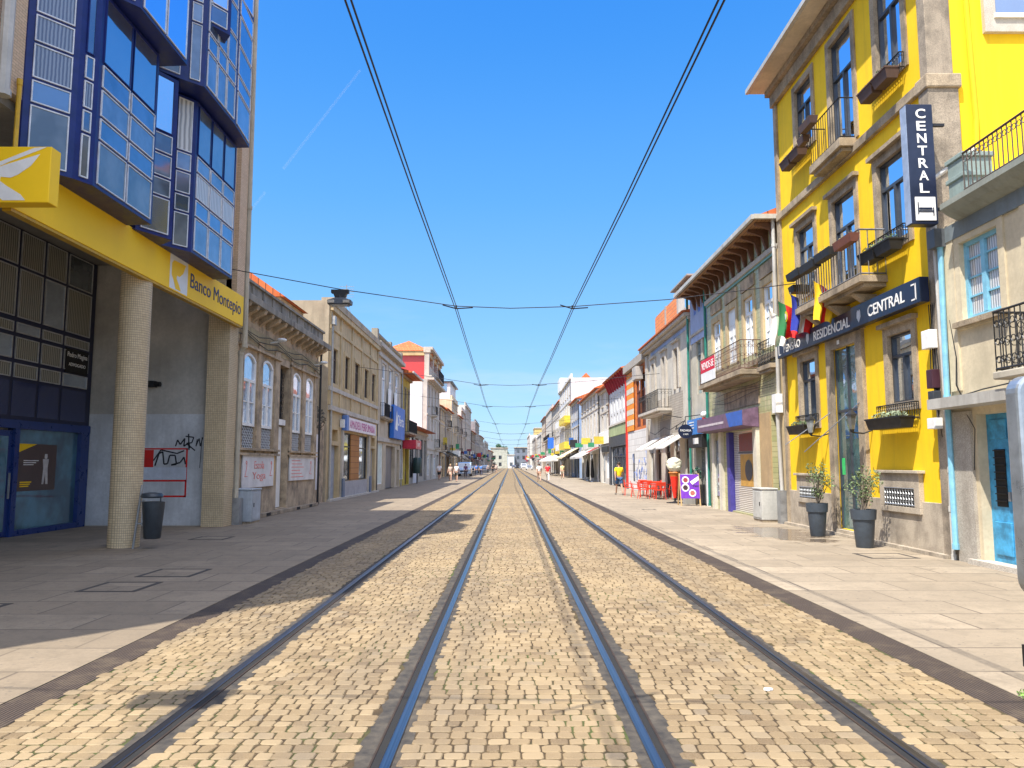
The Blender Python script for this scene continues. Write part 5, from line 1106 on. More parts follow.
# RIGHT 5: orange quoined facade over whitewashed wall
OR = thing('row_house', (8.3,49.5,0), 'half-ruined facade with orange painted brick bands above a graffitied white wall', 'house')
f = F(1, 8.3, OR)
OBM = bricks('orange_white_bands', (.85,.30,.02), (.68,.60,.46), (.6,.45,.3), 60, .38, .01, 'yz', .15, .8, .1)
f.wall(46.0, 54.0, 3.9, 8.3, [(46.9,48.6,4.1,7.4),(49.0,50.6,4.1,7.4)], paint('burnt_orange',(.58,.16,.03),.7,0,.4), 1.2, .6, back=False)
mb = MB()
for k in range(11): mb.cur = k % 2; f.box(mb, .062+.003*(k%2), .12+.01*(k%2), 51.2, 53.9, 3.95+k*.36, 4.31+k*.36)
mb.build('banded_quoin', [paint('vivid_orange',(.82,.27,.02),.7), paint('stone_white',(.62,.56,.45),.8)], OR); f.part('roof_band', plaster('old_roof_band',(.42,.38,.33),.5), -1.2, .35, 45.9, 54.0, 8.0, 8.5)
f.part('rear_mass', GRIMY, -9, -.62, 46.05, 53.95, 0, 8.0)
WBR = bricks('white_block_wall', (.66,.64,.61), (.58,.56,.54), (.42,.40,.38), .9, .42, .02, 'yz', .2); f.part('white_block_wall', WBR, -.6, .06, 46.0, 54.0, 0, 3.9)
for a_, b_ in ((46.9,48.6),(49.0,50.6)): f.window(a_, b_, 4.1, 7.4, paint('maroon_wood',(.12,.03,.02),.6), GDARK, 2, .7, .4, .1)
mb = MB(); rr = random.Random(9)
for k in range(26):
    y0 = rr.uniform(46.6, 51.5); z0 = rr.uniform(.6, 2.1); p = [f.p(.064, y0, z0)]
    for q in range(4): p.append(f.p(.064, p[-1][1]+rr.uniform(-.3,.3), max(.3, p[-1][2]+rr.uniform(-.3,.35))))
    mb.tube(p, .018, 3)
mb.build('graffiti', paint('spray_blue',(.12,.2,.5),.7), OR); f.part('dark_slot', DGREY, .061, .07, 51.2, 51.8, .6, 2.4)
f.part('rusty_pipe', paint('dark_rust',(.13,.06,.04),.6), .0, .12, 46.0, 46.2, 0, 8.4); f.part('red_pipe', paint('red_pipe',(.6,.03,.02),.5), .06, .2, 54.0, 54.15, .2, 8.4)
f.part('old_lampbox', plaster('pale_box',(.5,.46,.42),.3), .05, .5, 47.6, 49, 7.0, 7.8)
# RIGHT 6: white house with red eave brackets, green band, dark shopfront
WG = thing('row_house', (8.4,59,0), 'white house with red eave brackets, olive band and charcoal shopfront', 'house')
f = F(1, 8.4, WG); WHW = plaster('white_house_wall', (.70,.69,.68), .2)
wn = [(54.8+k*1.7,55.6+k*1.7,5.9,7.2) for k in range(6)]; wn2 = [(54.9+k*1.7,55.5+k*1.7,5.1,5.7) for k in range(6)]
f.wall(54.2, 65.0, 0, 8.5, wn+wn2+[(55.2,64,.0,3.4)], WHW, 9, .3)
for a_ in wn+wn2: f.window(*a_, fm=WHITE, gm=GBLUE, cols=1, transom=0, rec=.12)
f.part('olive_band', plaster('olive_band',(.38,.44,.22),.3), 0, .08, 54.3, 64.9, 3.95, 4.75); f.part('string_course', STONE_L, 0, .14, 54.3, 64.9, 4.76, 4.9)
for k in range(9):
    y0 = 54.5+k*1.25; mb = MB(); mb.prism([f.p(0,y0,7.5), f.p(.12,y0,7.5), f.p(.5,y0,8.35), f.p(.5,y0,8.48), f.p(0,y0,8.48)], (0,.1,0)); mb.build('eave_bracket', paint('dark_red_wood',(.35,.02,.03),.6), WG)
if 1: trim_roof(f, 54.1, 65.1, 8.5, TILES, 9, 1.4, .6)
f.part('shopfront', paint('charcoal_shopfront',(.05,.055,.065),.5), -.25, .1, 54.4, 64.8, 3.1, 3.9); f.part('shopfront_posts', paint('charcoal_shopfront',(.05,.055,.065),.5), -.02, .12, 54.4, 55.2, 0, 3.1); f.part('shopfront_posts', paint('charcoal_shopfront',(.05,.055,.065),.5), -.02, .12, 64, 64.8, 0, 3.1)
for a_ in (55.3,58.2,61.1): f.window(a_, a_+2.8, .1, 3.05, DGREY, GSHOP, 2, .75, .15, .1, name='shop_window')
for i, (X, a, b, fl, col, lab, kw) in enumerate([
    (8.5, 65.2, 72.5, [3.0,1.9], (.64,.60,.54), 'pale grey narrow house beside the white house with red brackets', dict(roof='tile', extra=lambda f,z,a,b: (f.part('blank_sign', WHITE, .05, .2, a+.3, b-.3, 3.5, 4.6),))),
    (8.5, 72.7, 92, [3.8,1.6], (.70,.67,.62), 'long whitewashed house with white awnings over its shops', dict(roof='tile', bays=6, extra=lambda f,z,a,b: (awning(f,a+.5,a+8,3.3,1.7,AWW,.8), awning(f,a+9,b-1,3.3,1.5,plaster('awning_grey',(.5,.49,.47),.2),.8)))),
    (8.6, 96, 108, [3.2,3.2], (.30,.40,.58), 'blue-grey sided house behind the long whitewashed house, cream awning', dict(roof='tile', extra=lambda f,z,a,b: awning(f,a,b,3.8,2.2,AWC,1.2))),
    (8.6, 108.2, 134, [3.7,3.7,3.0], (.76,.76,.76), 'tall modern white apartment house with yellow balcony fronts', dict(roof='flat', bays=6, extra=lambda f,z,a,b: ([ (f.part('balcony_front', paint('yellow_panel',(.72,.55,.05),.5), .0, .95, a+1, a+13, zz, zz+1.0), f.part('balcony_side', WHITE, .0, .9, a+14, b-2, zz, zz+1.0)) for zz in (3.9,7.6)], f.part('stair_tower', plaster('tower_white',(.78,.78,.78),.1), -4, .3, b-6, b, z, z+2.2), awning(f,a+2,b-4,3.2,1.8,AWC,.8)))),
    (8.8, 134.2, 160, [3.5,3.5,2.2], (.58,.54,.48), 'grey house with a large orange tiled roof, behind the modern white one', dict(roof='tile', rise=5.0, bays=6, balc=((0,2),(1,3)), extra=lambda f,z,a,b: (f.part('blue_sign', paint('blue_square_sign',(.03,.15,.6),.4), .8, 1.9, a+8, a+8.3, 4.6, 6.6), awning(f,a+1,b-3,3.2,2.4,AWW,.8)))),
    (8.8, 160.2, 190, [3.6,3.5,3.0], (.60,.58,.55), 'concrete grey apartment house with curved cornice on the far right', dict(roof='flat', bays=7, balc=((1,-1),))),
    (8.8, 190.2, 215, [3.4,3.3,3.2], (.55,.44,.34), 'tan house with reddish roof edge far down the right side', dict(roof='tile', bays=5)),
    (8.6, 215.2, 245, [3.4,3.2], (.64,.62,.58), 'light grey house in the far right row', dict(roof='flat', bays=5)),
    (8.0, 245.2, 280, [3.4,3.0], (.42,.38,.34), 'dark grey-brown house in the far right row', dict(roof='flat', bays=5)),
    (7.0, 280.2, 318, [3.2,3.2,2.4], (.74,.72,.68), 'white house at the far right end of the street', dict(roof='flat', bays=5))]):
    far_house(1, X, a, b, fl, col, lab, **kw)
# end of the street
def block(name, x0, x1, y0, y1, h, col, label, wins=0):
    r = thing(name, ((x0+x1)/2, y0, 0), label, 'building'); MB().box(x0,x1,y0,y1,0,h).build('wall', plaster('blk_%02d_%02d_%02d'%tuple(int(c*99) for c in col), col, .25), r)
    MB().box(x0-.3,x1+.3,y0-.3,y1+.3,h,h+.35).build('roof_slab', STONE_L, r)
    k = 0
    for zi in range(int(h/3)):
        for xi in range(max(1, int((x1-x0)/2.6))):
            x = x0+.9+xi*2.6
            if x+1.2 < x1: MB().box(x,x+1.2,y0-.05,y0+.02,zi*3+1,zi*3+2.5).build('window', GDARK, r)
    return r
block('apartment_block', -8.5,-1.3, 336,350, 8.6, (.50,.50,.42), 'yellow block with haze in its wall colour closing the left of the street end')  # distance haze mixed into the wall colour, greyed and paled
block('apartment_block', -1.1,1.6, 334,348, 5.6, (.75,.73,.7), 'low white block at the middle of the street end')
block('office_block', 1.9,10, 345,360, 9.0, (.20,.24,.32), 'dark blue-grey block closing the right of the street end')
block('tower_block', 10.5,20, 330,350, 17, (.72,.52,.20), 'tall ochre tower at the far right street end')
def tree(x, y, h, label):
    r = thing('tree', (x,y,0), label, 'tree'); mb = MB(); mb.cyl((x,y,0),(x+.3,y,h*.55),.35,.2)
    for k in range(5): a = k*1.26; mb.cyl((x+.2,y,h*.45),(x+1.6*math.cos(a),y+1.6*math.sin(a),h*.75),.12,.05)
    mb.build('trunk', paint('bark',(.08,.06,.04),.9), r); mb = MB()
    for k in range(9): a = R.uniform(0,6.28); q = R.uniform(0,2.2); mb.leaves((x+q*math.cos(a),y+q*math.sin(a),h*.78+R.uniform(-1.2,1.3)),(1.3,1.3,1.0),170,.28)
    mb.build('crown', foliage('tree_leaves',(.04,.10,.05)), r)
tree(-5.3, 358, 11.5, 'round green tree showing above the yellow block at the street end'); tree(-2.6, 362, 10.2, 'smaller green tree right of the round one behind the yellow block')

# ---------------------------------------------------------------- overhead tram wires
WIRE = paint('dark_cable', (.03,.028,.035), .5, .4)
SPANS = [(3.1, -1.5, 2.0), (21, -1.5, 1.72), (42, -1.64, 1.55), (58, -1.76, 1.48), (83, -1.6, 1.66), (110, -1.6, 1.6), (138, -1.7, 1.5), (170, -1.5, 1.7), (205, -1.6, 1.6), (245, -1.6, 1.6), (300, -1.5, 1.5)]
def wirepts(idx, off=0):
    P = [((-1.46 if idx == 1 else 2.1)+off, -18, 6.0)]; prev = None
    for s_ in SPANS:
        p = (s_[idx]+off, s_[0], 5.98)
        q = P[-1]; P.append(((p[0]+q[0])/2, (p[1]+q[1])/2, 5.93)); P.append(p)
    return P
for idx, lab in ((1, 'left'), (2, 'right')):
    c = thing('tram_wire', (SPANS[1][idx], 21, 5.98), 'pair of dark contact wires running above the %s tram track' % lab, 'overhead wire', 'tram contact wires')
    for off in (-.025, .03):
        cu = MB(); cu.tube(wirepts(idx, off), .011, 5); cu.build('wire', WIRE, c)
for i, (y, xl, xr) in enumerate(SPANS):
    c = thing('span_wire', (0, y, 6.2), ['cross-street span wire just overhead near the camera','nearest visible span wire, from the bank corner to the guesthouse, with a lamp on it','second visible span wire across the street','third visible span wire across the street','fourth visible span wire across the street','fifth visible span wire, past the penthouse house','sixth visible span wire across the far street','seventh visible span wire across the far street','eighth visible span wire across the far street','ninth visible span wire across the far street','last span wire near the street end'][i], 'span wire', 'span wires across the street')
    xx = 8.0 if y < 30 else 8.9
    pts = [(-(7.75 if y < 30 else xx), y, 7.1), (-4.7, y, 6.53), (xl, y, 6.06), (0, y, 6.0), (xr, y, 6.05), (4.4, y, 6.25), (6.4, y, 6.5), (xx, y, 6.72)]
    mb = MB(); mb.tube(pts, .012 if y < 100 else .02, 4); mb.build('cable', WIRE, c)
    for x in (xl, xr):
        mb = MB(); mb.cyl((x,y,6.08),(x,y,5.98),.025); mb.tube([(x-.35,y-.25,6.04),(x,y,5.99),(x+.45,y+.2,6.06)], .018, 5); mb.build('wire_clamp', WIRE, c)
def streetlight(x, y, z, label):
    c = thing('hanging_lamp', (x,y,z), label, 'street lamp', 'lamps hung from the span wires'); mb = MB()
    mb.hexa([(x-.12,y-.1,z+.0),(x+.12,y-.1,z),(x+.12,y+.1,z),(x-.12,y+.1,z),(x-.2,y-.1,z+.18),(x+.2,y-.1,z+.18),(x+.2,y+.1,z+.18),(x-.2,y+.1,z+.18)]); mb.box(x-.24,x+.24,y-.08,y+.08,z+.15,z+.24); mb.cyl((x,y,z-.12),(x,y,z+.1),.14,.1,12); mb.build('mount', IRON, c)
    mb = MB(); mb.prism([(x-.33,y-.15,z-.06),(x-.32,y-.15,z-.18),(x+.32,y-.15,z-.18),(x+.33,y-.15,z-.06),(x+.13,y-.15,z+.0),(x-.13,y-.15,z+.0)], (0,.3,0)); mb.build('housing', paint('lamp_housing',(.08,.09,.11),.4), c, bevel=.02)
    mb = MB(); [mb.box(a_,b_,y-.207,y-.15,z-.155,z-.075) for a_, b_ in ((x-.30,x-.12),(x+.12,x+.30))]; mb.box(x-.25,x+.25,y-.1,y+.15,z-.2,z-.185); mb.build('lens', glass('lamp_lens',(.3,.27,.22),.2), c)
streetlight(-4.72, 21, 6.27, 'twin grey street lamp hanging from the span wire near the bank'); streetlight(-4.6, 3.1, 6.3, 'street lamp hanging overhead near the camera')

# ---------------------------------------------------------------- street furniture
def bin_(x, y, label):
    r = thing('litter_bin', (x,y,0), label, 'bin'); mb = MB(); mb.cyl((x,y,0),(x+.13,y,1.28),.025); mb.tube([(x+.04,y,.5),(x+.2,y,.5)],.015); mb.tube([(x+.1,y,.95),(x+.2,y,.95)],.015); mb.build('post', GREYM, r)
    BM = paint('bin_grey',(.035,.045,.055),.4); mb = MB(); mb.lathe((x+.38,y,.2), [(.15,0),(.165,.02),(.22,.74),(.205,.74),(.19,.68)], 20); mb.build('bucket', BM, r, smooth=True)
    mb = MB(); mb.lathe((x+.34,y,1.02), [(.20,0),(.22,.03),(.19,.09),(.05,.11)], 20); mb.tube([(x+.52,y,.92),(x+.52,y,1.04)],.015); mb.build('lid', BM, r, smooth=True)
bin_(-7.66, 15.9, 'grey litter bin on a post beside the round mosaic column')
r = thing('litter_bin', (-8.4,69,0), 'dark green cylindrical bin on a post by the low tiled house', 'bin'); mb = MB(); mb.lathe((-8.3,69,.9), [(.35,0),(.38,.05),(.38,1.3),(.3,1.4)], 16); mb.build('bucket', paint('bin_green',(.02,.05,.045),.4), r, smooth=True); mb = MB(); mb.cyl((-8.3,69,0),(-8.3,69,.95),.05); mb.build('post', IRON, r)
def cabinet(x0,x1,y0,y1,h,label,mat,door_side):
    r = thing('utility_cabinet', ((x0+x1)/2,(y0+y1)/2,0), label, 'cabinet'); MB().box(x0,x1,y0,y1,.06,h).build('body', mat, r, bevel=.02); MB().box(x0-.02,x1+.02,y0-.02,y1+.02,h,h+.05).build('cap', mat, r, bevel=.015); MB().box(x0+.02,x1-.02,y0+.02,y1-.02,0,.06).build('plinth', STONE, r)
    x = x1 if door_side > 0 else x0; MB().box(min(x,x+door_side*.012),max(x,x+door_side*.012),y0+.06,y1-.06,.12,h-.06).build('door', mat, r, bevel=.005); MB().box(min(x,x+door_side*.03),max(x,x+door_side*.03),y0+.12,y0+.15,h*.5,h*.62).build('lock', IRON, r)
cabinet(-8.0,-7.42,22.35,23.15,.95,'grey-blue electrical cabinet between the bank pipe and the arched house', plaster('cabinet_grey',(.46,.50,.54),.35,.6), 1)
cabinet(7.42,7.9,22.95,23.8,.95,'white electrical cabinet in front of the roller shutter', plaster('cabinet_white',(.55,.54,.50),.5,.6), -1)
# planters
POT = paint('slate_pot',(.05,.065,.085),.45)
def planter(x, y, label, seed):
    r = thing('potted_shrub', (x,y,0), label, 'potted plant', 'potted olive shrubs at the guesthouse'); mb = MB(); mb.lathe((x,y,0), [(.16,0),(.17,.02),(.215,.57),(.24,.575),(.255,.78),(.23,.78),(.215,.74)], 28); mb.build('pot', POT, r, smooth=True)
    mb = MB(); mb.lathe((x,y,.70), [(.21,0),(.21,.02)], 16); mb.build('soil', paint('soil',(.05,.035,.02),.95), r)
    mb = MB(); rr = random.Random(seed); lf = MB()
    for k in range(9):
        a = rr.uniform(0,6.28); q = rr.uniform(.08,.3); p1 = (x+q*.4*math.cos(a),y+q*.4*math.sin(a),1.05+rr.uniform(-.1,.1)); p2 = (x+q*math.cos(a),y+q*math.sin(a),1.35+rr.uniform(-.15,.25)); mb.cyl((x+rr.uniform(-.04,.04),y,.7),p1,.014,.01,5); mb.cyl(p1,p2,.01,.004,5)
        lf.leaves(p2,(.15,.15,.16),55,.03); lf.leaves(p1,(.12,.12,.12),22,.028)
    mb.build('stems', paint('grey_bark',(.16,.13,.10),.9), r); lf.build('foliage', foliage('olive_leaves',(.10,.14,.05)), r)
planter(7.28, 16.05, 'dark pot with an olive shrub right of the guesthouse door, nearest the camera', 1); planter(7.33, 18.6, 'dark pot with a leafier shrub left of the guesthouse door', 2)

# information panel, right edge
r = thing('information_panel', (4.3,5.8,0), 'rounded grey metal frame of a street panel at the right edge of the photo', 'street panel')
def rrect(x0, x1, z0, z1, rad, y, d, n=6):
    pts = []
    for cx, cz, a0 in ((x1-rad,z1-rad,0),(x0+rad,z1-rad,90),(x0+rad,z0+rad,180),(x1-rad,z0+rad,270)):
        for k in range(n+1): a = math.radians(a0+90*k/n); pts.append((cx+rad*math.cos(a), y, cz+rad*math.sin(a)))
    return MB().prism(pts, (0,d,0))
rrect(3.84,4.9,.70,2.38,.14,5.8,.16).build('frame', paint('satin_aluminium',(.42,.46,.50),.3,.7), r, bevel=.025)
rrect(3.91,4.84,.78,2.30,.10,5.795,.004).build('panel', glass('panel_dark',(.04,.045,.05),.15), r)
mb = MB(); mb.box(4.0,4.08,5.84,5.92,0,.75); mb.box(4.62,4.7,5.84,5.92,0,.75); mb.build('leg', GREYM, r); MB().box(3.83,4.86,5.83,5.93,.2,.36).build('cross_rail', IRON, r)
# ice cream cone
r = thing('ice_cream_cone', (7.45,35.8,0), 'giant vanilla ice cream cone display outside the pale stone house', 'display cone')
c = (7.27, 34.3); mb = MB(); mb.lathe((c[0],c[1],0), [(.38,0),(.38,.03),(.1,.06),(.04,.1),(.04,.24)], 20); mb.build('base', IRON, r, smooth=True)
mb = MB(); mb.lathe((c[0],c[1],.22), [(.07,0),(.19,.85),(.21,.95)], 20); mb.build('cone_wrapper', paint('cone_red',(.78,.03,.015),.4), r, smooth=True)
mb = MB(); mb.lathe((c[0],c[1],1.17), [(.21,0),(.23,.12),(.27,.16),(.24,.2)], 20); mb.build('waffle', paint('waffle',(.55,.17,.03),.6), r, smooth=True)
mb = MB(); mb.blob((c[0],c[1],1.66), (.33,.33,.35), 3, .045); 
for k in range(16): a = R.uniform(0,6.28); e = R.uniform(-.5,.9); mb.blob((c[0]+.25*math.cos(a)*math.cos(e), c[1]+.25*math.sin(a)*math.cos(e), 1.66+.27*math.sin(e)), (.12,.12,.10), 2, .05)
mb.build('scoop', plaster('vanilla',(.80,.76,.58),.05), r, smooth=True)
# A-board
r = thing('sandwich_board', (7.4,32.2,0), 'purple sandwich board with round food pictures on a wooden frame', 'sandwich board')
WD = paint('pine_wood',(.55,.36,.16),.6); mb = MB()
for x in (7.02,7.80):
    mb.obox((x,32.0,0),(.05,0,0),(0,.04,0),(0,.25,1.32)); mb.obox((x,32.62,0),(.05,0,0),(0,.04,0),(0,-.30,1.32))
mb.build('frame', WD, r)
PU = paint('purple_panel',(.16,.03,.42),.5,0,.15); mb = MB(); mb.obox((7.05,32.05,.3),(.78,0,0),(0,.02,0),(0,.19,.98)); pn = mb.build('panel', PU, r)
for k, (px_, pz, rad, col) in enumerate(((7.27,1.05,.15,(.30,.05,.06)),(7.25,.74,.16,(.05,.02,.03)),(7.53,.52,.15,(.40,.12,.10)))):
    yy = lambda z: 32.05+(z-.3)*.194
    for q, (rd, m_) in enumerate(((rad,WHITE),(rad*.66,paint('food_%d'%k,col,.5)))):
        mb = MB(); mb.poly([(px_+rd*math.cos(a*math.pi/10), yy(pz+rd*math.sin(a*math.pi/10))-.006-.005*q, pz+rd*math.sin(a*math.pi/10)) for a in range(20)]); mb.build('food_picture', m_, pn)
mb = MB(); mb.poly([(7.45,yy(1.0)-.008,.98),(7.82,yy(1.22)-.008,1.22),(7.82,yy(1.05)-.008,1.05),(7.55,yy(.85)-.008,.86)]); mb.build('ribbon', WHITE, pn)
text('crepes', DGREY, pn, (7.68,yy(.8)-.01,.80), (1,0,0), (0,.19,1), .24)
r = thing('shop_stool', (7.75,33.4,0), 'grey display box with green plants behind the purple sandwich board', 'display box'); MB().box(7.45,7.9,33.2,33.6,0,1.15).build('box', plaster('grey_stand',(.35,.34,.32),.3), r); MB().box(7.4,7.95,33.15,33.65,1.15,1.28).build('top', WHITE, r); mb = MB(); mb.leaves((7.95,33.1,1.25),(.2,.2,.35),140,.06); mb.build('plants', foliage('dark_plant',(.02,.08,.05)), r)

# tables and red chairs
CH = paint('red_plastic',(.75,.05,.02),.35,0,.1)
def chair(loc, rz, label):
    r = thing('cafe_chair', (0,0,0), label, 'chair', 'red chairs around the cafe tables'); mb = MB(); mb.box(-.23,.23,-.22,.22,.43,.465); mb.build('seat', CH, r, bevel=.015)
    mb = MB(); mb.prism([(-.23,.22,.66),(.23,.22,.66),(.25,.26,.84),(-.25,.26,.84)], (0,.025,0)); mb.obox((-.23,.21,.46),(.03,0,0),(0,.03,0),(0,.03,.25)); mb.obox((.20,.21,.46),(.03,0,0),(0,.03,0),(0,.03,.25)); mb.box(-.02,.02,.22,.25,.47,.7); mb.build('backrest', CH, r, bevel=.01)
    for s_ in (-1, 1):
        mb = MB(); mb.tube([(s_*.25,.22,.66),(s_*.27,-.15,.66),(s_*.25,-.2,.45)], .016, 6); mb.build('armrest', CH, r)
        for t_ in (-1, 1): mb = MB(); mb.cyl((s_*.21,t_*.19,.45),(s_*.25,t_*.25,0),.016,.013,6); mb.build('leg', CH, r)
    r.location = loc; r.rotation_euler = (0,0,rz); return r
def copy_tree(o, loc, rz, label):
    c = o.copy(); COL.objects.link(c); c.location = loc; c.rotation_euler = (0,0,rz); c['label'] = label
    for ch in list(o.children):
        d = ch.copy(); COL.objects.link(d); d.parent = c
        for g_ in ch.children: e = g_.copy(); COL.objects.link(e); e.parent = d
    return c
def table(loc, label):
    r = thing('cafe_table', loc, label, 'table', 'dark cafe tables on the right pavement'); x, y, _ = loc
    MB().box(x-.35,x+.35,y-.35,y+.35,.72,.75).build('table_top', paint('slate_top',(.10,.11,.12),.3), r, bevel=.008); mb = MB(); mb.cyl((x,y,.02),(x,y,.72),.03); mb.build('pedestal', GREYM, r); mb = MB(); mb.box(x-.25,x+.25,y-.03,y+.03,0,.03); mb.box(x-.03,x+.03,y-.25,y+.25,0,.031); mb.build('foot', IRON, r)
TY = [(7.35,38.4),(7.3,40.4),(7.25,42.4)]
first = None
wh = ['nearest cafe table','middle cafe table','farthest cafe table']
for i, (x, y) in enumerate(TY):
    table((x,y,0), wh[i]+' outside the pale stone house')
    for k, (dx, dy, rz, w_) in enumerate(((-.75,.1,math.pi/2,'street side'),(.75,-.1,-math.pi/2,'house side'),(-.1,-.72,math.pi,'near side'),(.1,.74,0,'far side'))):
        lab = 'red cafe chair on the %s of the %s' % (w_, wh[i]); rz += R.uniform(-.25,.25)
        if first is None: first = chair((x+dx,y+dy,0), rz, lab)
        else: copy_tree(first, (x+dx,y+dy,0), rz, lab)

# parasols in front of the far right shops
def parasol(x, y, rad, label, mat=AWW):
    r = thing('parasol', (x,y,0), label, 'parasol', 'white parasols far down the right side'); mb = MB(); mb.cyl((x,y,0),(x,y,3.0),.04); mb.build('pole', WHITE, r); mb = MB(); n = 8
    for k in range(n):
        a0, a1 = k*2*math.pi/n+.4, (k+1)*2*math.pi/n+.4; p = [(x+rad*math.cos(a),y+rad*math.sin(a),2.35) for a in (a0,a1)]; mb.poly([p[0],p[1],(x,y,3.05)]); mb.quad(p[0],p[1],(p[1][0],p[1][1],2.15),(p[0][0],p[0][1],2.15))
    mb.build('canopy', mat, r); MB().box(x-.35,x+.35,y-.35,y+.35,0,.1).build('base', STONE, r)
parasol(6.5, 112, 1.7, 'nearest white parasol on the right, before the modern white house'); parasol(6.3, 120, 1.7, 'middle white parasol in front of the modern white house'); parasol(6.4, 129, 1.7, 'farthest white parasol on the right pavement')

# ---------------------------------------------------------------- vehicles
def vehicle(x, y, rz, L, Wd, H, col, label, cat='car', van=False, group='vehicles parked along the far street'):
    r = thing('parked_van' if van else 'parked_car', (0,0,0), label, cat, group)
    bm_ = paint('body_%.2f_%.2f_%.2f'%col, col, .25, .1, .08, .8); h = Wd/2
    if van: prof = [(-L/2,.35),(-L/2,H*.5),(-L/2+.5,H*.58),(-L/2+1.2,H*.95),(-L/2+1.6,H),(L/2-.1,H),(L/2,H*.9),(L/2,.35)]
    else: prof = [(-L/2,.35),(-L/2+.05,H*.5),(-L/2+.95,H*.62),(-L/2+1.6,H*.97),(-L/2+2.2,H),(L/2-.9,H*.97),(L/2-.15,H*.66),(L/2,H*.55),(L/2,.35)]
    mb = MB(); mb.prism([(-h,a_,b_) for a_, b_ in prof], (Wd,0,0)); mb.build('body', bm_, r, bevel=.06)
    mb = MB()
    if van: mb.hexa([(-h+.12,-L/2+.53,H*.6),(h-.12,-L/2+.53,H*.6),(h-.12,-L/2+.56,H*.6),(-h+.12,-L/2+.56,H*.6),(-h+.2,-L/2+1.14,H*.93),(h-.2,-L/2+1.14,H*.93),(h-.2,-L/2+1.2,H*.93),(-h+.2,-L/2+1.2,H*.93)])
    else: mb.hexa([(-h+.12,-L/2+.93,H*.64),(h-.12,-L/2+.93,H*.64),(h-.12,-L/2+.98,H*.64),(-h+.12,-L/2+.98,H*.64),(-h+.2,-L/2+1.54,H*.95),(h-.2,-L/2+1.54,H*.95),(h-.2,-L/2+1.6,H*.95),(-h+.2,-L/2+1.6,H*.95)])
    mb.build('windscreen', GDARK, r)
    for s_ in (-1, 1):
        mb = MB(); mb.box(min(s_*h,s_*(h+.01)),max(s_*h,s_*(h+.01)),-L/2+1.5,L/2-1.0,H*.64,H*.88); mb.build('side_window', GDARK, r)
        mb = MB(); mb.box(s_*h*.75-.16,s_*h*.75+.16,-L/2-.02,-L/2+.05,H*.40,H*.48); mb.build('headlight', glass('headlight_glass',(.5,.5,.5),.3), r)
        mb = MB(); mb.box(min(s_*h,s_*(h+.2)),max(s_*h,s_*(h+.2)),-L/2+1.2,-L/2+1.32,H*.6,H*.7); mb.build('wing_mirror', bm_, r)
        for yy in (-L/2+.85, L/2-.8):
            mb = MB(); mb.cyl((s_*(h-.2),yy,.32),(s_*(h+.01),yy,.32),.32,.32,18); w_ = mb.build('wheel', paint('tyre',(.02,.02,.02),.9), r, smooth=True); mb = MB(); mb.cyl((s_*(h+.005),yy,.32),(s_*(h+.02),yy,.32),.19,.19,12); mb.build('rim', GREYM, w_)
    MB().box(-.28,.28,-L/2-.025,-L/2-.005,.45,.57).build('number_plate', WHITE, r); MB().box(-h*.6,h*.6,-L/2-.015,-L/2-.001,.62,.8).build('grille', IRON, r)
    r.location = (x,y,0); r.rotation_euler = (0,0,rz); return r
vehicle(-6.6, 113, 0, 4.8, 1.85, 2.0, (.40,.52,.70), 'light blue van parked facing the camera on the left side', 'van', True)
vehicle(-7.0, 150, 0, 4.2, 1.75, 1.5, (.05,.05,.06), 'dark car parked behind the light blue van on the left'); vehicle(-5.9, 178, 0, 4.2, 1.75, 1.5, (.55,.55,.56), 'silver car far down the left side, beyond the dark one')
vehicle(5.5, 225, 0, 4.3, 1.75, 1.5, (.75,.75,.75), 'white car far down the right side'); vehicle(4.5, 260, 0, 4.6, 1.85, 2.0, (.7,.7,.7), 'white van near the street end on the right', 'van', True); vehicle(1.5, 322, 0, 4.3, 1.75, 1.5, (.10,.10,.12), 'dark car crossing at the very end of the street')

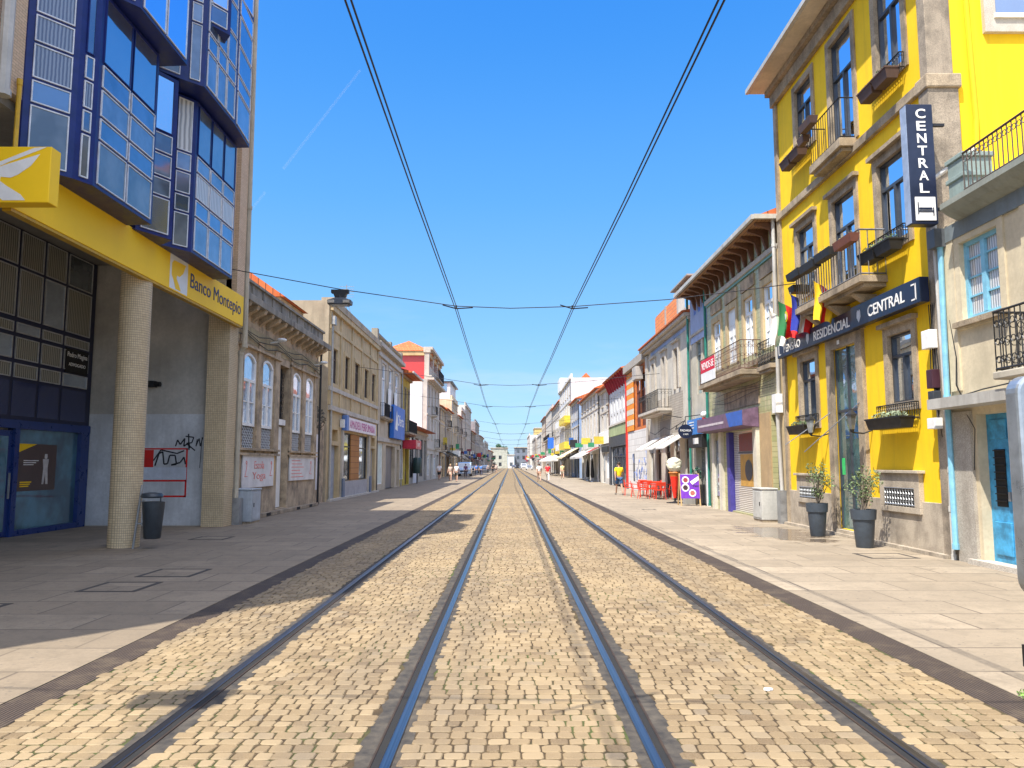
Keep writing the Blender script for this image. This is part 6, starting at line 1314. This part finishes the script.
# ---------------------------------------------------------------- people
SK = [(.55,.32,.22),(.42,.24,.16)]
def skin_mesh(name, V, E, mat, parent, sub=1, root_i=0):
    me = bpy.data.meshes.new(name); me.from_pydata([v[:3] for v in V], E, []); me.materials.append(mat)
    ob = bpy.data.objects.new(name, me); COL.objects.link(ob); ob.parent = parent
    sk = ob.modifiers.new('skin', 'SKIN'); sk.use_smooth_shade = True
    lay = me.skin_vertices[0].data if me.skin_vertices else None
    if lay is None:
        bm = bmesh.new(); bm.from_mesh(me); bm.verts.layers.skin.verify(); bm.to_mesh(me); bm.free(); lay = me.skin_vertices[0].data
    for i, v in enumerate(V): lay[i].radius = (v[3], v[3] if len(v) < 5 else v[4]); lay[i].use_root = (i == root_i)
    ss = ob.modifiers.new('sub', 'SUBSURF'); ss.levels = sub; ss.render_levels = sub
    return ob
def person(x, y, rz, label, shirt, legs, hair=(.05,.03,.02), skin=0, H=1.74, phase=1, skirt=False, longs=False, bag=None, cat='person', hat=None, female=False):
    """walking figure; faces +y before rotation"""
    r = thing('person', (0,0,0), label, cat); k = H/1.74; s = .25*phase
    sh = .155 if female else .18
    V = [(0,0,.94,.14,.11),(0,.01,1.12,.12,.095),(0,.02,1.32,.15,.10),(0,.01,1.45,.07,.065),(0,.02,1.53,.055),(0,.03,1.60,.078,.09),(0,.03,1.68,.075,.088)]
    E = [(0,1),(1,2),(2,3),(3,4),(4,5),(5,6)]
    for sd, sw in ((-1, s), (1, -s)):
        n = len(V); V += [(sd*.09,0,.88,.09),(sd*.10,sw*.6+.02,.50,.06),(sd*.10,sw*1.3-.03 if sw > 0 else sw*1.5,.10,.038),(sd*.11,(sw*1.3 if sw > 0 else sw*1.5)+.13,.035,.032)]
        E += [(0,n),(n,n+1),(n+1,n+2),(n+2,n+3)]
    hands = []
    for sd, sw in ((-1, -s), (1, s)):
        n = len(V); hy = sw*1.1+.06
        V += [(sd*sh,.01,1.40,.055),(sd*(sh+.06),sw*.35-.02,1.14,.043),(sd*(sh+.07),hy,.90,.03),(sd*(sh+.07),hy+.02,.83,.032,.018)]
        E += [(2,n),(n,n+1),(n+1,n+2),(n+2,n+3)]; hand = n+3
        for q in range(4):
            m = len(V); fx = sd*(sh+.065); fy = hy+.045-.022*q; ln = (.045,.055,.05,.035)[q]
            V += [(fx,fy,.785,.009),(fx-sd*.012,fy+.008,.785-ln,.0075)]; E += [(hand,m),(m,m+1)]
        m = len(V); V += [(sd*(sh+.05),hy+.055,.83,.010),(sd*(sh+.045),hy+.075,.795,.008)]; E += [(hand,m),(m,m+1)]
    V = [tuple([c*k for c in v]) for v in V]
    bd = skin_mesh('body', V, E, paint('skin_%d'%skin, SK[skin], .55, 0, .1), r)
    # shirt
    S_ = [(0,0,.90,.165,.13),(0,.01,1.12,.145,.115),(0,.02,1.32,.175,.118),(0,.01,1.44,.085,.08)]; SE = [(0,1),(1,2),(2,3)]
    for sd, sw in ((-1,-s),(1,s)):
        n = len(S_); S_ += [(sd*(sh+.005),.01,1.40,.075),(sd*(sh+.045),sw*.25-.015,1.21,.062)]; SE += [(2,n),(n,n+1)]
    skin_mesh('shirt', [tuple(c*k for c in v) for v in S_], SE, paint('cloth_%.2f_%.2f_%.2f'%shirt, shirt, .85, 0, .15), r)
    if skirt: S2 = [(0,0,.96,.15,.12),(0,.0,.75,.19,.15),(0,0,.55,.20,.16)]; E2 = [(0,1),(1,2)]
    else:
        S2 = [(0,0,.95,.15,.12)]; E2 = []; low_ = .12 if longs else .52
        for sd, sw in ((-1,s),(1,-s)):
            n = len(S2); S2 += [(sd*.09,0,.86,.11),(sd*.10,sw*.55+.02,.54,.085)]; E2 += [(0,n),(n,n+1)]
            if longs: S2 += [(sd*.10,sw*1.3-.03 if sw > 0 else sw*1.5,.13,.055)]; E2 += [(n+1,n+2)]
    skin_mesh('skirt' if skirt else ('trousers' if longs else 'shorts'), [tuple(c*k for c in v) for v in S2], E2, paint('cloth_%.2f_%.2f_%.2f'%legs, legs, .85, 0, .15), r)
    mb = MB(); rr = random.Random(1); mb.blob((0,.012*k,1.675*k), (.088*k,.098*k,.085*k), 2, .03, rr)
    if female: mb.blob((0,-.05*k,1.58*k), (.08*k,.05*k,.12*k), 2, .04, rr)
    mb.build('hair', paint('hair_%.2f_%.2f_%.2f'%hair, hair, .7), r, smooth=True)
    mb = MB()
    for sd in (-1,1): mb.blob((sd*.03*k,.118*k,1.625*k), (.011*k,.006*k,.008*k), 1, 0)
    mb.build('eyes', DARKIN, r); mb = MB(); mb.blob((0,.125*k,1.60*k), (.013*k,.016*k,.022*k), 1, 0); mb.blob((0,.118*k,1.562*k), (.024*k,.006*k,.006*k), 1, 0); 
    for sd in (-1,1): mb.blob((sd*.082*k,.03*k,1.61*k), (.012*k,.02*k,.03*k), 1, 0)
    mb.build('face_features', paint('skin_%d'%skin, SK[skin], .55), r, smooth=True)
    mb = MB()
    for sd, sw in ((-1,s),(1,-s)): fy = (sw*1.3 if sw > 0 else sw*1.5); mb.blob((sd*.108*k,(fy+.06)*k,.045*k), (.048*k,.13*k,.045*k), 2, 0)
    mb.build('shoes', paint('shoe_grey',(.2,.18,.17),.7), r, smooth=True)
    if bag: mb = MB(); mb.hexa([(sh*k+.05,-.1,.75),(sh*k+.13,-.1,.75),(sh*k+.13,.16,.75),(sh*k+.05,.16,.75),(sh*k+.04,-.08,1.02),(sh*k+.12,-.08,1.02),(sh*k+.12,.14,1.02),(sh*k+.04,.14,1.02)]); mb.tube([(sh*k+.08,-.06,1.02),(sh*k+.0,.0,1.42),(sh*k+.08,.12,1.02)], .01, 5); mb.build('shoulder_bag', paint('bag_%.1f'%bag[0], bag, .7), r, bevel=.015)
    r.location = (x,y,0); r.rotation_euler = (0,0,rz); return r
PI = math.pi
person(6.12, 43.6, 0.1, 'man in a yellow shirt and blue shorts walking away on the right pavement', (.82,.60,.01), (.03,.09,.22), skin=1, H=1.82)
person(2.85, 76.5, .1, 'person in white top and light shorts, just left of the red shirt', (.75,.72,.70), (.55,.35,.25), H=1.76)
person(3.6, 74.5, -.1, 'person in a red shirt and white trousers walking on the right of the tram tracks', (.75,.02,.03), (.75,.73,.7), longs=True, H=1.76, hair=(.1,.06,.04))
person(6.2, 92, 0, 'person in a pale yellow shirt walking far down the right pavement', (.75,.62,.30), (.5,.42,.3), H=1.8)
person(7.0, 103, 0, 'person in an orange top beside the white parasols', (.70,.22,.06), (.3,.1,.05), H=1.7)
person(-5.3, 76.5, PI-.1, 'woman in a white shirt with a bag walking on the left pavement', (.80,.78,.76), (.10,.09,.08), hair=(.55,.42,.25), H=1.78, female=True, bag=(.7,.7,.7))
person(-6.15, 79.5, PI, 'blond woman in a beige dress beside the woman in white', (.58,.45,.36), (.55,.42,.33), hair=(.55,.40,.22), H=1.72, female=True, skirt=True)
person(-7.65, 83.5, 0, 'person in a white shirt and black shorts beside the pale house wall', (.76,.73,.76), (.02,.02,.025), H=1.78)
person(-5.7, 99, .1, 'person in a dark purple top walking behind the two women', (.12,.05,.12), (.06,.05,.08), H=1.75, longs=True)
person(-4.9, 112, PI, 'left one of two people in blue tops right of the van', (.08,.20,.55), (.05,.07,.12), H=1.75, longs=True); person(-4.3, 114, 0, 'right one of two people in blue tops right of the van', (.10,.25,.60), (.05,.05,.09), H=1.7, longs=True)
person(-4.0, 140, PI, 'person in grey standing far left by the track, beyond the blue tops', (.35,.33,.32), (.05,.05,.06), longs=True); person(-3.3, 146, 0, 'person in black far down the left track edge', (.03,.03,.03), (.03,.03,.04), longs=True)
person(-2.7, 150, PI, 'person in a pale top next to the one in black, far left track edge', (.6,.5,.45), (.1,.08,.08)); person(-3.6, 170, 0, 'farthest walker on the left side, in dark clothes', (.08,.07,.08), (.05,.05,.06), longs=True)
person(5.3, 150, PI, 'person in a teal top far down the right pavement', (.05,.25,.25), (.03,.03,.04), longs=True)
# folded black parasols and chalk board by the whitewashed shops
for x, y, lab in ((8.0,75.5,'black folded parasol standing by the whitewashed shops'),(7.9,79,'second black folded parasol, farther along the whitewashed shops')):
    r = thing('folded_parasol', (x,y,0), lab, 'parasol'); mb = MB(); mb.lathe((x,y,.4), [(.16,0),(.2,.3),(.1,1.5),(.03,1.8)], 10); mb.build('cloth', IRON, r, smooth=True); mb = MB(); mb.cyl((x,y,0),(x,y,2.3),.03); mb.lathe((x,y,0),[(.25,0),(.22,.08),(.05,.1)],12); mb.build('pole', GREYM, r)
# cigarette end and litter on the setts
r = MB(); r.blob((1.95,6.02,.01),(.035,.025,.015),1,.2); tag(r.build('litter', WHITE, None, loc=(1.95,6.02,0)), 'small white scrap of litter on the setts between the right rails', 'litter')
# weeds at the kerb
mb = MB(); mb.leaves((3.85,5.75,.01),(.12,.25,.02),260,.015); tag(mb.build('weeds', foliage('weed_leaves',(.10,.20,.02)), None, loc=(3.85,5.75,0)), 'patch of green weeds beside the right drain channel', 'weeds')

# thin contrail high over the left roofs
cm, t, b = newmat('contrail_vapour'); b.inputs['Base Color'].default_value = (.9,.9,.9,1); b.inputs['Alpha'].default_value = .035; b.inputs['Roughness'].default_value = 1
A1, B1 = Vector((-345,1683,900)), Vector((-975,2750,900))
mb = MB(); mb.cyl(A1, A1.lerp(B1,.55), 2.5, 4, 8); mb.cyl(A1.lerp(B1,.75), B1, 4, 3, 8); tag(mb.build('contrail', cm), 'faint thin aircraft trail across the sky over the left roofs', 'contrail', kind='stuff')
